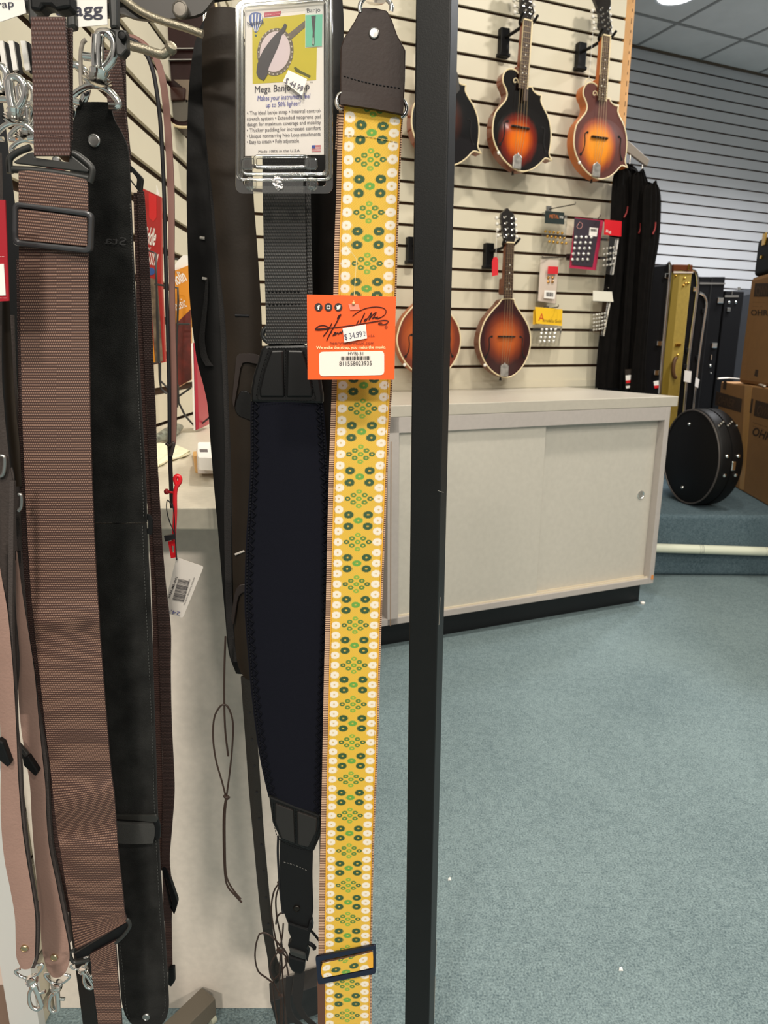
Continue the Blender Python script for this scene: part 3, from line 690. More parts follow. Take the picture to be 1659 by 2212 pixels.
pack('tall clear pack with small red label and barcode sticker', [(1168, 560), (1207, 562), (1200, 656), (1162, 650)], (206, 190, 176), [(1169, 555), (1208, 557), (1201, 657), (1161, 651)],
     [(1184+9*i, 600+9*j, .004) for i in range(2) for j in range(2)], mat('brass', (200, 150, 90), .3, 1), back=back4)
def back5(t, o):
    prism('second_card', [(1152, 672), (1160, 664), (1164, 700), (1151, 701)], UA, .001, mat('yellow card dark', (206, 160, 30), .5), t, o=o-.004)
hook('wire hook above the yellow header pack', 1180, 668, 1206, 663)
pack('pack of pearl tuner buttons under a yellow header card', [(1156, 663), (1215, 668), (1214, 704), (1158, 699)], (240, 192, 38), [(1157, 700), (1215, 705), (1208, 748), (1152, 742)],
     [(1171+9.5*i-j*1.5, 712+8.5*j, .0042) for i in range(4) for j in range(4)], silver, back=back5, txt=[([('A', 1163, 693, 1175, 694, 17)], mat('print red', (196, 50, 30), .6)), ([('Stradella Gold', 1172, 695, 1212, 698, 7)], mat('print brown', (90, 60, 20), .6))])
hook('wire hook above the white header pack', 1308, 632, 1314, 626)
pack('clear bag of silver screws under a blank white header card', [(1281, 628), (1322, 630), (1325, 652), (1281, 650)], (232, 228, 214), [(1281, 650), (1320, 652), (1306, 726), (1277, 718)],
     [(1282+6*i, 681+8*j-i, .003) for i in range(5) for j in range(5)], silver, o=.04)
# ---- bracket with bundle of soft black bags at the wall's end
UG = PL(WB+un*.0+uu*0, un)
t = thing('display_bracket', 'grey slanted display arm sticking out past the raw wall edge', 'display arm', UG(1370, 320))
Ug = PL(WB+un*.06, un)
v, f = prismvf([Ug(*p) for p in ((1356, 304), (1362, 308), (1403, 345), (1398, 359), (1356, 328))], un, .012); mesh('arm', v, f, mat('grey metal arm', (142, 132, 120), .45, .3), t, bevel=.001)
for x, y0, y1 in ((1362, 334, 356), (1388, 356, 376)): tube('hook_pin', [Ug(x, y0, -.005), Ug(x-2, y1, -.005)], .0024, M_chrome, t, 8)
M_bagK = mat('black soft case cloth', (13, 11, 10), .9, bump=.3, bscale=300, mott=.3, mscale=30, spec=.1)
GB = 'soft black cases hanging at the wall end'
def softbag(label, rows, o, cn=3):
    t = thing('soft_case', label, 'soft case', Ug(rows[0][0], rows[0][2], o), GB)
    ribbon('cover', rows, Ug, M_bagK, t, th=.02, bulge=.013, o=o, nu=30, corr=.004, cn=cn+1)
    return t
s1_ = softbag('soft black case at the back of the bundle, nearest the wall', [(1334, 1360, 364), (1328, 1384, 376), (1322, 1390, 410), (1316, 1386, 520), (1305, 1374, 620), (1295, 1364, 720), (1288, 1354, 800), (1286, 1352, 838)], 0, 4)
s2_ = softbag('soft black case in the middle of the bundle', [(1372, 1386, 372), (1366, 1398, 386), (1364, 1404, 430), (1358, 1400, 520), (1350, 1392, 640), (1344, 1388, 740), (1338, 1384, 842)], .042, 4)
s3_ = softbag('outermost soft black case of the bundle, on the far wall side', [(1400, 1416, 398), (1392, 1424, 406), (1388, 1428, 440), (1386, 1424, 520), (1380, 1412, 590), (1374, 1402, 700), (1366, 1396, 780), (1360, 1396, 845)], .084, 3)
for P_, s_ in ((s1_, (1356, 446, 1348, 470)), (s2_, (1384, 482, 1380, 504)), (s3_, (1416, 480, 1410, 506))):
    ptube('zip_pull', [(s_[0], s_[1]), ((s_[0]+s_[2])/2+2, (s_[1]+s_[3])/2), (s_[2], s_[3])], Ug, .0035, mat('red zip cord', (130, 34, 34), .6), P_, o={s1_: .018, s2_: .060, s3_: .102}[P_])
t = s2_
prism('card', [(1351, 798), (1371, 797), (1373, 838), (1352, 842)], Ug, .004, mat('black card', (40, 32, 26), .6), t, o=.08)
prism('white_band', [(1351.5, 811), (1371, 809), (1371.5, 820), (1352, 822)], Ug, .0006, Mw, t, o=.081); prism('red_band', [(1352, 822), (1371.5, 820), (1370.5, 826), (1353, 828)], Ug, .0006, mat('tag red2', (206, 32, 36), .5), t, o=.081)
prism('bottom_sticker', [(1352, 834), (1372, 832), (1372, 836), (1353, 839)], Ug, .0006, Mw, t, o=.081)
t = s3_
prism('white_band', [(1412, 824), (1423, 822), (1423, 832), (1413, 833)], Ug, .001, Mw, t, o=.05); prism('red_band', [(1413, 833), (1423, 832), (1423, 838), (1414, 839)], Ug, .001, mat('tag red2', (206, 32, 36), .5), t, o=.05)
# ================================================================ cases and boxes on the platform
def casebox(label, out, D, depth, m, group='hard cases standing in a row on the platform', bev=.008):
    U = PL((0, D, 0), un); t = thing('instrument_case', label, 'instrument case', U(out[-1][0], out[-1][1]), group)
    prism('shell', out, U, depth, m, t, bevel=bev); return t, U
def trimtube(pts, U, t, m=M_chrome, r=.0085, name='metal_trim', o=.004): return ptube(name, pts, U, r, m, t, sub=3, o=o)
def latch(x, y, U, t, w=.014, h=.012, m=M_chrome, o=.004):
    b = MB(); c = U(x, y, o); b.add(boxvf(c, uu*w, un*.004, Z*h)); return b.build('latch', m, t, bevel=.003)
def stud(x, y, U, t, r=.006, m=M_chrome, o=0.0):
    return lathe('stud', U(x, y, o), U.n, [(0, r), (.003, r*.95), (.006, r*.6), (.0075, r*.1)], m, t, 14)
def down(x, y0, y1): return x + (y1-y0)*(829-x)/(7000-y0)    # follows a true vertical from picture height y0 to y1
def vquad(xl, yl, xr, yr, yb): return [(xl, yl), (xr, yr), (down(xr, yr, yb), yb), (down(xl, yl, yb), yb)]
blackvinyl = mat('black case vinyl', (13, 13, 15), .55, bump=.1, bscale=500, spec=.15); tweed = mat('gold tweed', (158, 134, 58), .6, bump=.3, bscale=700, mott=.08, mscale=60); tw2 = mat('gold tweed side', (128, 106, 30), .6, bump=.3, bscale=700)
t, U = casebox('black hard case with chrome edge, first of the row by the soft cases', vquad(1402, 574, 1452, 569, 1010), 2.88, .4, blackvinyl)
trimtube([(1444, 568), (1446, 590), (1432, 740), (1423, 850)], U, t); latch(1441, 596, U, t); latch(1424, 742, U, t); latch(1418, 805, U, t)
t, U = casebox('gold tweed hard case with brown leather top', vquad(1457, 575, 1497, 577, 1010), 2.98, .42, tweed)
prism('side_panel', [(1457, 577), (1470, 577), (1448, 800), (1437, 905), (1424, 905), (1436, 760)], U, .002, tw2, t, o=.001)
b = MB(); prism('leather_cap', [(1455, 571), (1470, 571), (1497, 572), (1496, 588), (1470, 584), (1455, 587)], U, .06, mat('brown leather cap', (96, 50, 26), .35), t, o=.004, bevel=.003)
prism('seam_line', [(1455, 586), (1497, 587), (1497, 590), (1455, 590)], U, .002, mat('pale piping', (212, 196, 180), .5), t, o=.005)
latch(1488, 577, U, t, .005, .014, M_gold, .007)
for x, y in ((1459, 596), (1478, 601), (1480, 612), (1486, 612), (1476, 617)): stud(x, y, U, t, .006, M_gold, .001)
latch(1465, 745, U, t, .018, .007, M_gold); stud(1463, 767, U, t, .007, M_gold)
ptube('handle', [(1461, 772), (1456, 782), (1454, 800), (1456, 812), (1460, 816)], U, .010, mat('brown handle', (92, 62, 34), .5), t, o=.018)
t, U = casebox('black hard case with curved chrome edge beside the gold tweed case', [(1495, 588), (1503, 590), (1510, 606), (1510, 628)]+[(down(1510, 628, 1010), 1010), (down(1490, 620, 1010), 1010)], 3.06, .4, blackvinyl)
trimtube([(1494, 583), (1502, 588), (1506, 604), (1504, 640), (1487, 770), (1475, 905)], U, t); latch(1502, 625, U, t); latch(1486, 757, U, t, m=M_blk); latch(1480, 792, U, t, m=M_blk)
prism('price_sticker', [(1479, 800), (1494, 802), (1492, 827), (1477, 824)], U, .0006, Mw, t, o=.014)
t, U = casebox('black hard case with lower curved chrome edge, right of the taller one', [(1510, 632), (1524, 642), (1531, 662), (1530, 700)]+[(down(1530, 700, 1010), 1010), (down(1506, 640, 1010), 1010)], 3.14, .4, blackvinyl)
trimtube([(1510, 633), (1519, 638), (1525, 654), (1522, 680), (1509, 770), (1494, 905)], U, t); latch(1520, 672, U, t, m=M_blk); latch(1507, 773, U, t, m=M_blk)
prism('price_sticker', [(1503, 815), (1511, 820), (1508, 838), (1501, 834)], U, .0006, Mw, t, o=.014)
t, U = casebox('tall black hard case with chrome latches behind the curved ones', vquad(1512, 598, 1567, 598, 1010), 3.28, .42, blackvinyl, bev=.003)
prism('seam_line', [(1512, 610), (1567, 611), (1567, 614), (1512, 614)], U, .002, M_chrome, t, o=.003); prism('front_edge', vquad(1537, 600, 1540, 600, 930), U, .002, mat('black piping', (16, 16, 17), .4), t, o=.002)
latch(1556, 649, U, t, .022, .016); latch(1543, 746, U, t, .02, .015); stud(1534, 790, U, t, .009); latch(1536, 772, U, t, .004, .016); stud(1535, 806, U, t, .006)
t, U = casebox('black hard case with two round studs left of the cardboard boxes', vquad(1568, 628, 1608, 630, 1010), 3.4, .36, blackvinyl, bev=.004)
prism('seam_line', [(1566, 638), (1596, 638), (1596, 642), (1566, 642)], U, .002, M_chrome, t, o=.003); latch(1581, 633, U, t, .003, .012)
stud(1575, 653, U, t, .009); stud(1589, 653, U, t, .009); latch(1574, 669, U, t, .014, .012, M_steel)
t, U = casebox('dark rounded hard case peeking out behind the upper cardboard box', vquad(1598, 630, 1634, 622, 1010), 3.62, .3, mat('slate case', (36, 38, 42), .4), bev=.03)
latch(1596, 624, U, t, .012, .01)
# banjo case
t = thing('banjo_case', 'black round banjo case standing on the carpeted platform', 'instrument case', V((1.50, 3.0, zp)))
ax = V((-.985, -.17, 0)).normalized(); side = V((-ax.y, ax.x, 0)); cc = V((1.372, 2.985, zp+.216))
out = []
for k in range(48):
    q = 2*math.pi*k/48; out.append((math.cos(q)*.205, math.sin(q)*.212))
def bc(x, z, h): return cc + side*x + Z*z + ax*h
vs = []; N = 48; prof = [(0, 1), (-.004, 1.0), (-.012, 1.015), (-.050, 1.015), (-.052, .997), (-.056, .997), (-.058, 1.015), (-.100, 1.015), (-.112, .98)]
for h, s in [(-.0, .965)]+prof[1:]: vs += [bc(x*s, z*s, h) for x, z in out]
n = len(vs)//N; fs = [(i*N+k, i*N+(k+1) % N, (i+1)*N+(k+1) % N, (i+1)*N+k) for i in range(n-1) for k in range(N)]+[tuple(range(N-1, -1, -1)), tuple((n-1)*N+k for k in range(N))]
mesh('shell', vs, fs, mat('black grained vinyl', (12, 11, 11), .5, bump=.25, bscale=250, spec=.2), t, smooth=1)
v, f = tubevf([bc(x*.985, z*.985, .0) for x, z in out], .004, 6, True); mesh('piping', v, f, mat('dark grey piping', (70, 64, 60), .4), t, smooth=1)
def onrim(a, h): return bc(math.cos(a)*.205*1.015, math.sin(a)*.212*1.015, h), (side*math.cos(a)+Z*math.sin(a))
sgn = 1 if side.dot(V((1, -.4, 0))) > 0 else -1
for a, h in ((.16, -.03), (.16, -.082), (-.22, -.03), (-.22, -.082)):
    a = a if sgn > 0 else math.pi-a
    c, nn = onrim(a, h); lathe('stud', c, nn, [(0, .008), (.004, .008), (.007, .004), (.008, .001)], M_chrome, t, 12)
a = -.03 if sgn > 0 else math.pi+.03; c, nn = onrim(a, -.062); b = MB(); b.add(boxvf(c, nn*.006, Z*.02, ax*.009)); b.build('latch', M_chrome, t, bevel=.003)
a0_ = .80
for i in range(7):
    a = a0_+.05*(i % 3); a = a if sgn > 0 else math.pi-a
    c, nn = onrim(a, -.02-.014*i); lathe('clasp', c, nn, [(0, .006), (.004, .006), (.007, .003)], M_chrome, t, 10)
for x, z in ((-.03*sgn, .145), (-.03*sgn, -.145)): lathe('foot_stud', bc(x, z, 0), ax, [(0, .008), (.004, .007), (.007, .003)], M_chrome, t, 12)
# cardboard boxes
M_card = mat('cardboard', (150, 110, 66), .8, mott=.05, mscale=20); M_tape = mat('packing tape', (196, 148, 84), .35); M_cprint = mat('cardboard print', (58, 40, 26), .8)
c0 = zpl(1596, 1057, zp); cR = zpl(1659, 1093, zp); dr_ = (cR-c0); dr_.z = 0; dr_.normalize(); dl_ = V((dr_.y, -dr_.x, 0)); dl_ = -dl_ if dl_.y < 0 else dl_
fd = (c0-cR); fd.z = 0; fd.normalize()                       # along the printed faces, away from the viewer
fnm = V((-fd.y, fd.x, 0)); fnm = -fnm if fnm.dot(c0) > 0 else fnm
def carton(label, s0, s1, z0, z1, dep, setb=0, group='cardboard boxes stacked on the platform', rnd=0):
    t = thing('cardboard_box', label, 'box', c0+fd*((s0+s1)/2)+Z*(z0-zp)-fnm*(dep/2+setb), group)
    c = V((c0.x, c0.y, 0))
    b = MB(); b.add(boxvf(c+fd*((s0+s1)/2)-fnm*(dep/2+setb)+Z*((z0+z1)/2), fd*((s1-s0)/2), fnm*(dep/2), Z*((z1-z0)/2))); b.build('carton', M_card, t, bevel=.006 if not rnd else .02)
    return t, PL(c-fnm*setb, fnm)
t, U = carton('cardboard box with black printed label, farther one of the lower pair', .0, .46, zp, .785, .42)
prism('printed_label', [(1547, 845), (1603, 862), (1600, 891), (1544, 875)], U, .0005, M_cprint, t, o=.001)
prints('lettering', [('OHNER', 1549, 871, 1584, 881, 18)], U, mat('cardboard lettering', (92, 68, 46), .8), t, o=.002)
prism('flap_tape', [(1563, 823), (1570, 825), (1568, 842), (1561, 840)], U, .0005, M_cprint, t, o=.0008)
t, U = carton('large cardboard box with tape down its edge, nearer one of the lower pair', -.9, -.004, zp, .785, .42)
prism('tape', [(1609, 832), (1624, 836), (1606, 1058), (1597, 1056)], U, .0005, M_tape, t, o=.001)
prism('printed_label', [(1632, 864), (1690, 880), (1690, 914), (1628, 898)], U, .0005, M_cprint, t, o=.001)
prism('printed_bar', [(1623, 861), (1627, 862), (1623, 893), (1619, 892)], U, .0005, M_cprint, t, o=.0015)
prints('lettering', [('QWNO', 1633, 893, 1672, 906, 20)], U, mat('cardboard lettering', (92, 68, 46), .8), t, o=.002)
prints('print', [('OHR 12', 1623, 938, 1685, 962, 17, 0, .02), ('------ --', 1626, 914, 1657, 924, 5), ('---- --', 1626, 922, 1650, 930, 5)], U, M_cprint, t, o=.0015)
t, U = carton('cardboard box printed OHR, stacked on top of the lower boxes', -.9, .26, .786, 1.31, .38, .02, rnd=1)
prism('printed_label', [(1631, 612), (1690, 611), (1690, 641), (1628, 641)], U, .0005, M_cprint, t, o=.001)
prints('lettering', [('QWNO', 1633, 638, 1672, 638, 20)], U, mat('cardboard lettering', (92, 68, 46), .8), t, o=.002)
prints('print', [('OHR 12', 1622, 681, 1680, 682, 12, 0, .02), ('------ --', 1626, 654, 1653, 655, 4), ('---- --', 1626, 663, 1647, 664, 4)], U, M_cprint, t, o=.0015)
prism('tape_patch', [(1632, 798), (1638, 799), (1636, 814), (1629, 812)], U, .0005, M_cprint, t, o=.001)
t = thing('instrument_case', 'small black hard case with gold latch on top of the upper cardboard box', 'instrument case', c0+fd*(-.2)+Z*(1.315-zp)-fnm*.2)
b = MB(); c = V((c0.x, c0.y, 0)); b.add(boxvf(c+fd*(-.24)-fnm*.20+Z*1.400, fd*.50, fnm*.17, Z*.088)); b.build('shell', mat('glossy black case', (9, 9, 9), .6, spec=.15), t, bevel=.02, seg=4)
U = PL(c-fnm*.03, fnm)
for x, y, w_, h_ in ((1651, 517, .02, .028), (1644, 556, .008, .008)): 
    b = MB(); b.add(boxvf(U(x, y, .004), fd*w_, fnm*.004, Z*h_)); b.build('latch', M_gold, t, bevel=.002)
cP = [(1551, 818), (1575, 817), (1600, 820), (1625, 826), (1652, 834)]
o = tube('white_cable', [zpl(x, y, .7925) for x, y in cr(cP, 5)], .005, mat('white cable', (226, 216, 204), .4), None, 8); tag(o, 'white cable lying on top of the lower cardboard boxes', 'cable')
# ================================================================ things on the left wall and counter
UL = PL((LX, 0, 0), (1, 0, 0))
t = thing('guitar', 'dark red guitar with pale edge binding hanging behind the strap rack', 'guitar', UY(1.75)(390, 260))
UG2 = UY(1.75); M_dred = mat('dark red mahogany', (40, 14, 14), .3, mott=.15, mscale=20, spec=.25)
body = [(312, 30), (316, 80), (320, 130), (328, 180), (338, 215), (352, 245), (372, 268), (395, 275), (430, 268), (470, 230), (480, 150), (470, 30), (440, -60), (350, -60)]
prism('body', body, UG2, .08, M_dred, t, sub=3, bevel=.004)
ptube('binding', body, UG2, .003, M_ivory, t, sub=3, closed=True)
prism('pickguard', [(375, 172), (418, 172), (412, 214), (402, 222), (396, 190)], UG2, .002, mat('cream pickguard', (120, 104, 88), .3), t, o=.003)
b = MB()
for y in (104, 128): b.add(prismvf([UG2(324, y, .012), UG2(418, y-1, .012), UG2(418, y+1, .012), UG2(324, y+2, .012)], UG2.n, .01))
b.build('pickup', M_steel, t)
prism('bridge', [(345, 186), (400, 188), (398, 215), (350, 218)], UG2, .012, mat('dark bridge', (48, 20, 14), .2), t, o=.012, bevel=.003)
prism('lower_cover', [(368, 228), (385, 214), (410, 218), (425, 240), (400, 262), (375, 256)], UG2, .004, mat('grey cover', (86, 80, 72), .3), t, o=.003, sub=2)
# wire rack with music books
t = thing('book_rack', 'black wire rack holding music books on the left slatted wall', 'wire rack', UL(330, 900, .1))
M_wire = mat('black wire', (38, 38, 38), .4)
UR1 = UY(1.40)
for i, pp in enumerate(([(317, 540), (336, 547), (338, 610), (341, 780), (346, 785)], [(338, 612), (345, 820), (348, 840), (360, 850)], [(334, 614), (362, 618), (384, 622), (385, 650), (383, 700), (381, 760), (383, 880)], [(383, 700), (410, 700)], [(384, 830), (386, 870), (400, 898), (424, 925), (455, 900)], [(330, 785), (346, 784), (346, 822), (366, 842)], [(364, 558), (384, 560)], [(383, 858), (412, 838)])):
    ptube('rack_wire', pp, UR1, .0022, M_wire, t, sub=1, n=6, o=.012)
def book(label, quadp, Y, th, col, txt=(), side=None):
    U = UY(Y); t = thing('music_book', label, 'book', U(quadp[2][0], quadp[2][1]), 'music books in the wire rack')
    prism('cover', quadp, U, th, mat('book cover %d %d %d' % col, col, .35), t)
    if side: prism('pages', side, U, th, M_white, t, o=-.004)
    return t, U
t, U = book('red fiddle music book at the left of the rack', [(305, 405), (347, 425), (348, 600), (356, 782), (330, 788), (318, 700)], 1.46, .012, (166, 34, 32))
prism('page_edge', [(338, 400), (347, 440), (347, 485), (338, 482)], U, .003, M_white, t, o=-.002)
prism('badge', [(321, 416), (338, 424), (338, 470), (331, 479), (322, 470)], U, .0006, mat('badge red', (206, 30, 32), .4), t, o=.001)
prints('lettering', [('Fiddle', 308, 525, 334, 530, 36, 0, .02), ('for', 314, 540, 326, 541, 10), ('IIIIII', 316, 570, 338, 574, 26), ('E', 320, 588, 330, 589, 7)], U, Mw, t, o=.001)
prism('blue_oval', [(318, 579), (332, 580), (333, 592), (320, 593)], U, .0006, mat('print blue', (40, 80, 150), .4), t, o=.0012, sub=3)
prism('photo', [(322, 600), (340, 604), (352, 780), (336, 784)], U, .0006, mat('photo grey', (110, 96, 80), .5, mott=.5, mscale=60), t, o=.0012)
prism('orange_band', [(318, 650), (322, 655), (336, 786), (331, 787)], U, .0006, mat('orange band', (226, 150, 40), .5), t, o=.0014)
t, U = book('orange violin music book with white pages fanned behind it', [(366, 590), (410, 572), (410, 640), (412, 820), (382, 838), (378, 700)], 1.42, .012, (216, 138, 30), side=[(366, 588), (385, 562), (396, 551), (410, 552), (410, 574)])
prints('lettering', [('Violin', 373, 620, 404, 605, 26, 0, .02), ('music', 378, 672, 404, 662, 22)], U, Mw, t, o=.001)
prism('red_photo', [(379, 700), (412, 668), (413, 820), (381, 838)], U, .0008, mat('dark red cover', (88, 26, 20), .4, mott=.5, mscale=40), t, o=.0012)
prism('blue_mark', [(372, 694), (378, 690), (378, 708), (372, 710)], U, .0006, mat('print blue', (40, 80, 150), .4), t, o=.0014)
prism('orange_band', [(372, 700), (380, 700), (383, 870), (377, 885)], U, .0006, mat('orange dark band', (206, 90, 40), .4), t, o=.0016)
t, U = book('thin red spined book standing on the counter edge of the rack', [(417, 740), (424, 742), (430, 926), (422, 930)], 1.36, .08, (170, 40, 60))
prism('white_edge', [(413, 742), (418, 740), (423, 930), (418, 929)], U, .08, Mw, t)
t = thing('clipboard', 'wooden clipboard with papers and a white card reader on the counter', 'clipboard', zpl(450, 1000, ZC))
def czl(px, py, z): return zpl(px, py, z)
def slab(name, pts, z0, z1, m, par, bevel=.001):
    P = [czl(x, y, z1) for x, y in pts]; v, f = prismvf(P, (0, 0, 1), z1-z0); return mesh(name, v, f, m, par, bevel=bevel)
slab('board', quad([(416, 975), (480, 975), (480, 1014), (421, 1013)], 4), ZC, ZC+.006, mat('clipboard wood', (206, 158, 92), .5), t)
slab('papers', [(424, 968), (480, 968), (480, 1004), (426, 1004)], ZC+.006, ZC+.018, mat('grey papers', (206, 196, 190), .7), t)
slab('card_reader', quad([(427, 955), (480, 955), (480, 990), (427, 988)], 4), ZC+.018, ZC+.034, Mw, t, .003)
slab('reader_slot', [(431, 970), (448, 970), (449, 976), (432, 976)], ZC+.034, ZC+.0345, mat('reader grey', (96, 96, 98), .4), t, 0)
pts = [(322, 961), (372, 959), (396, 968), (412, 976), (388, 986), (366, 991), (345, 1003), (322, 1010)]
v, f = prismvf([czl(x, y, ZC+.003+.002*(i % 3)) for i, (x, y) in enumerate(cr(pts, 3, True))], (0, 0, 1), .0025)
o = mesh('polishing_cloth', v, f, mat('cream cloth', (232, 226, 196), .9, mott=.06, mscale=30), None); tag(o, 'cream cloth lying flat on the counter beside the clipboard', 'cloth')
t = thing('plastic_bag', 'clear wrapped dark item lying on the counter below the books', 'packet', zpl(360, 930, ZC))
tube('roll', [zpl(332, 950, ZC+.012), zpl(360, 938, ZC+.014), zpl(382, 925, ZC+.012), zpl(391, 922, ZC+.01)], [.006, .011, .010, .005], mat('grey green wrap', (112, 116, 104), .3, mott=.6, mscale=120), t, 10)
# ================================================================ the strap rack
PY = .56; pe = UY(PY)(886, 1106); th_ = -math.radians(17.5); pa = V((math.cos(th_), math.sin(th_), 0)); pb = V((-math.sin(th_), math.cos(th_), 0)); ps = .0262
M_post = mat('black post paint', (11, 11, 11), .45, spec=.35, bump=.05, bscale=900, mott=.12, mscale=30)
t = thing('display_rack', 'black metal strap display rack with square post, arms and floor legs', 'display rack', (pe.x, pe.y, 0))
b = MB(); c = V((pe.x, pe.y, 0))+pa*ps/2+pb*ps/2; b.add(boxvf(c+Z*.76, pa*ps/2, pb*ps/2, Z*.76)); post = b.build('post', M_post, t, bevel=.0012)
UPR = PL(c+pa*ps/2, pa)
M_scr = mat('bare scratch', (150, 144, 134), .5)
b = MB()
for pp in ([(951, 1290), (949, 1330), (948, 1350)], [(946, 1060), (958, 1064)], [(943, 2030), (941, 2090)], [(940, 2110), (938, 2200)]): b.add(tubevf([UPR(x, y, .0001) for x, y in pp], .00022, 4))
b.build('scratch', M_scr, post)
p2 = UY(.63)(212, 2212); b = MB(); b.add(boxvf(V((p2.x, p2.y, .76)), pa*.0115, pb*.0115, Z*.76)); b.build('post', M_post, t, bevel=.0012)
def bar(name, a, e, w, h, m, par=t, o=0):
    a, e = V(a), V(e); d = (e-a).normalized(); s = d.cross(Z).normalized(); u_ = s.cross(d); q = MB(); q.add(boxvf((a+e)/2, d*((e-a).length/2), s*w/2, u_*h/2)); return q.build(name, m, par, bevel=.0012)
M_foot = mat('grey brown leg paint', (98, 90, 78), .4, bump=.1, bscale=500)
bar('floor_leg', zpl(452, 2162, .03), zpl(352, 2260, .03), .030, .03, M_foot)
bar('floor_leg', zpl(590, 2172, .05), zpl(725, 2126, .065), .030, .05, M_blkm)
tube('caster', [zpl(452, 2205, .008), zpl(462, 2196, .008)], .008, mat('pale caster', (170, 170, 150), .5), t, 14)
UT = UY(.60)
ptube('arm', [(-20, 24), (60, 8), (160, -8), (275, -18)], UT, .006, M_blkm, t, sub=2, n=10)
ptube('arm', [(150, 22), (250, 16), (340, 2), (420, -12), (520, -26)], UT, .007, M_blkm, t, sub=2, n=10, o=-.02)
ptube('hook_wire', [(262, -6), (300, 22), (342, 42), (400, 60), (438, 74)], UT, .0030, mat('grey hook wire', (150, 142, 124), .35, .7, bump=.3, bscale=800), t, sub=3, n=8)
ptube('hook_wire', [(240, 74), (275, 96), (310, 106), (345, 117), (353, 117), (360, 112), (368, 105)], UT, [.0032]*24+[.0036]*3 if False else .0032, mat('grey hook wire', (150, 142, 124), .35, .7, bump=.3, bscale=800), t, sub=3, n=8, o=.05)
lathe('wire_ball', UT(369, 105, .05), V((.5, -.6, .4)), [(-.004, .001), (-.003, .0035), (0, .0045), (.003, .0035), (.004, .001)], mat('grey hook wire', (150, 142, 124), .35, .7, bump=.3, bscale=800), t, 12)
prism('hub_plate', [(262, -20), (258, 28), (330, 44), (370, 40), (420, 34), (446, 18), (450, -20)], UT, .004, mat('hub paint', (52, 47, 42), .45), t, sub=2, o=-.004)
rivet('hub_bolt', UT, 389, 20, .0062, mat('zinc bolt', (112, 106, 98), .45, .6), t, o=.001)
# plastic hanger clip heads on the rods
for rr in ([(232, 60), (272, 64), (274, 108), (262, 122), (250, 118), (246, 70)], [(56, -20), (80, -20), (80, 44), (60, 50)], [(140, -20), (158, -20), (162, 58), (142, 62)], [(232, -20), (252, -20), (252, 60), (236, 62)]):
    prism('hanger_clip', rr, UY(.53), .008, M_gplas, t, bevel=.002)
prism('hanger_clip', [(62, -20), (150, -20), (150, 16), (120, 22), (110, 12), (92, 12), (86, 24), (64, 20)], UY(.49), .012, M_blk, t, bevel=.002)
rivet('clip_pin', UY(.53), 264, 77, .003, M_blk, t, o=.003)
# label holders
def holder(label, q, txt, Y):
    U = UY(Y); t = thing('label_card', label, 'shelf label', U(q[3][0], q[3][1]))
    prism('card', q, U, .0006, Mw, t); 
    if txt: prints('lettering', txt, U, mat('label blue black', (24, 24, 52), .5), t, o=.0005)
    return t
holder('white label card reading tagg in large letters at the rack top', [(156, -25), (230, -25), (232, 53), (162, 59)], [('Stagg', 121, 34, 222, 32, 28, 0, .008)], .535)
holder('white label card at the top left corner of the rack', [(-20, -25), (48, -25), (56, 28), (4, 46), (-20, 50)], [('Strap', -30, 20, 30, 14, 16)], .54)
# ---------------------------------------------------------------- shared strap hardware
def ring(name, cx, cy, a, b_, U, r, m, par, o=0, rot=0, n=28):
    P = []
    for k in range(n):
        q = 2*math.pi*k/n; x, y = a*math.cos(q), b_*math.sin(q); P.append(U(cx+x*math.cos(rot)-y*math.sin(rot), cy+x*math.sin(rot)+y*math.cos(rot), o))
    return tube(name, P, r, m, par, 8, True)
def clip(par, x0, y0, x1, y1, U, s, o=0, up=False, lab='chrome swivel clip'):
    """swivel snap hook from its D-ring end (x0, y0) to the nose of the hook (x1, y1); s = scale in metres per pixel-ish radius"""
    L = math.hypot(x1-x0, y1-y0); ux, uy = (x1-x0)/L, (y1-y0)/L; nx, ny = -uy, ux
    def q(a, c): return (x0+ux*a*L+nx*c*L, y0+uy*a*L+ny*c*L)
    body = ptube('swivel_clip', [q(.0, .20), q(.02, .32), q(.10, .30), q(.22, .16), q(.26, 0), q(.22, -.16), q(.10, -.30), q(.02, -.32), q(.0, -.20)], U, s*.9, M_chrome, par, sub=3, o=o)
    b = MB()
    a, e = q(.24, 0), q(.52, 0); A, B = U(a[0], a[1], o), U(e[0], e[1], o); d = (B-A)
    prof = [(0, 2.0), (.10, 3.8), (.2, 2.4), (.28, 4.0), (.38, 2.6), (.48, 3.6), (.58, 2.2), (.8, 2.6), (1, 1.6)]
    v, f = lathevf(A, d, [(h*d.length, r*s) for h, r in prof], 14); mesh('swivel_barrel', v, f, M_chrome, body, smooth=1)
    ptube('hook_nose', [q(.48, .04), q(.60, .13), q(.76, .17), q(.90, .15), q(.99, .05), q(.98, -.05), q(.92, -.08)], U, s*1.25, M_chrome, body, sub=4, o=o)
    ptube('hook_gate', [q(.46, -.02), q(.62, -.05), q(.80, -.07), q(.93, -.08)], U, s*1.7, M_chrome, body, sub=3, o=o+.001)
    k = q(.64, -.24); k2 = q(.64, -.06); tube('gate_knob', [U(k2[0], k2[1], o), U(k[0], k[1], o)], s*1.1, M_chrome, body, 8)
    return body
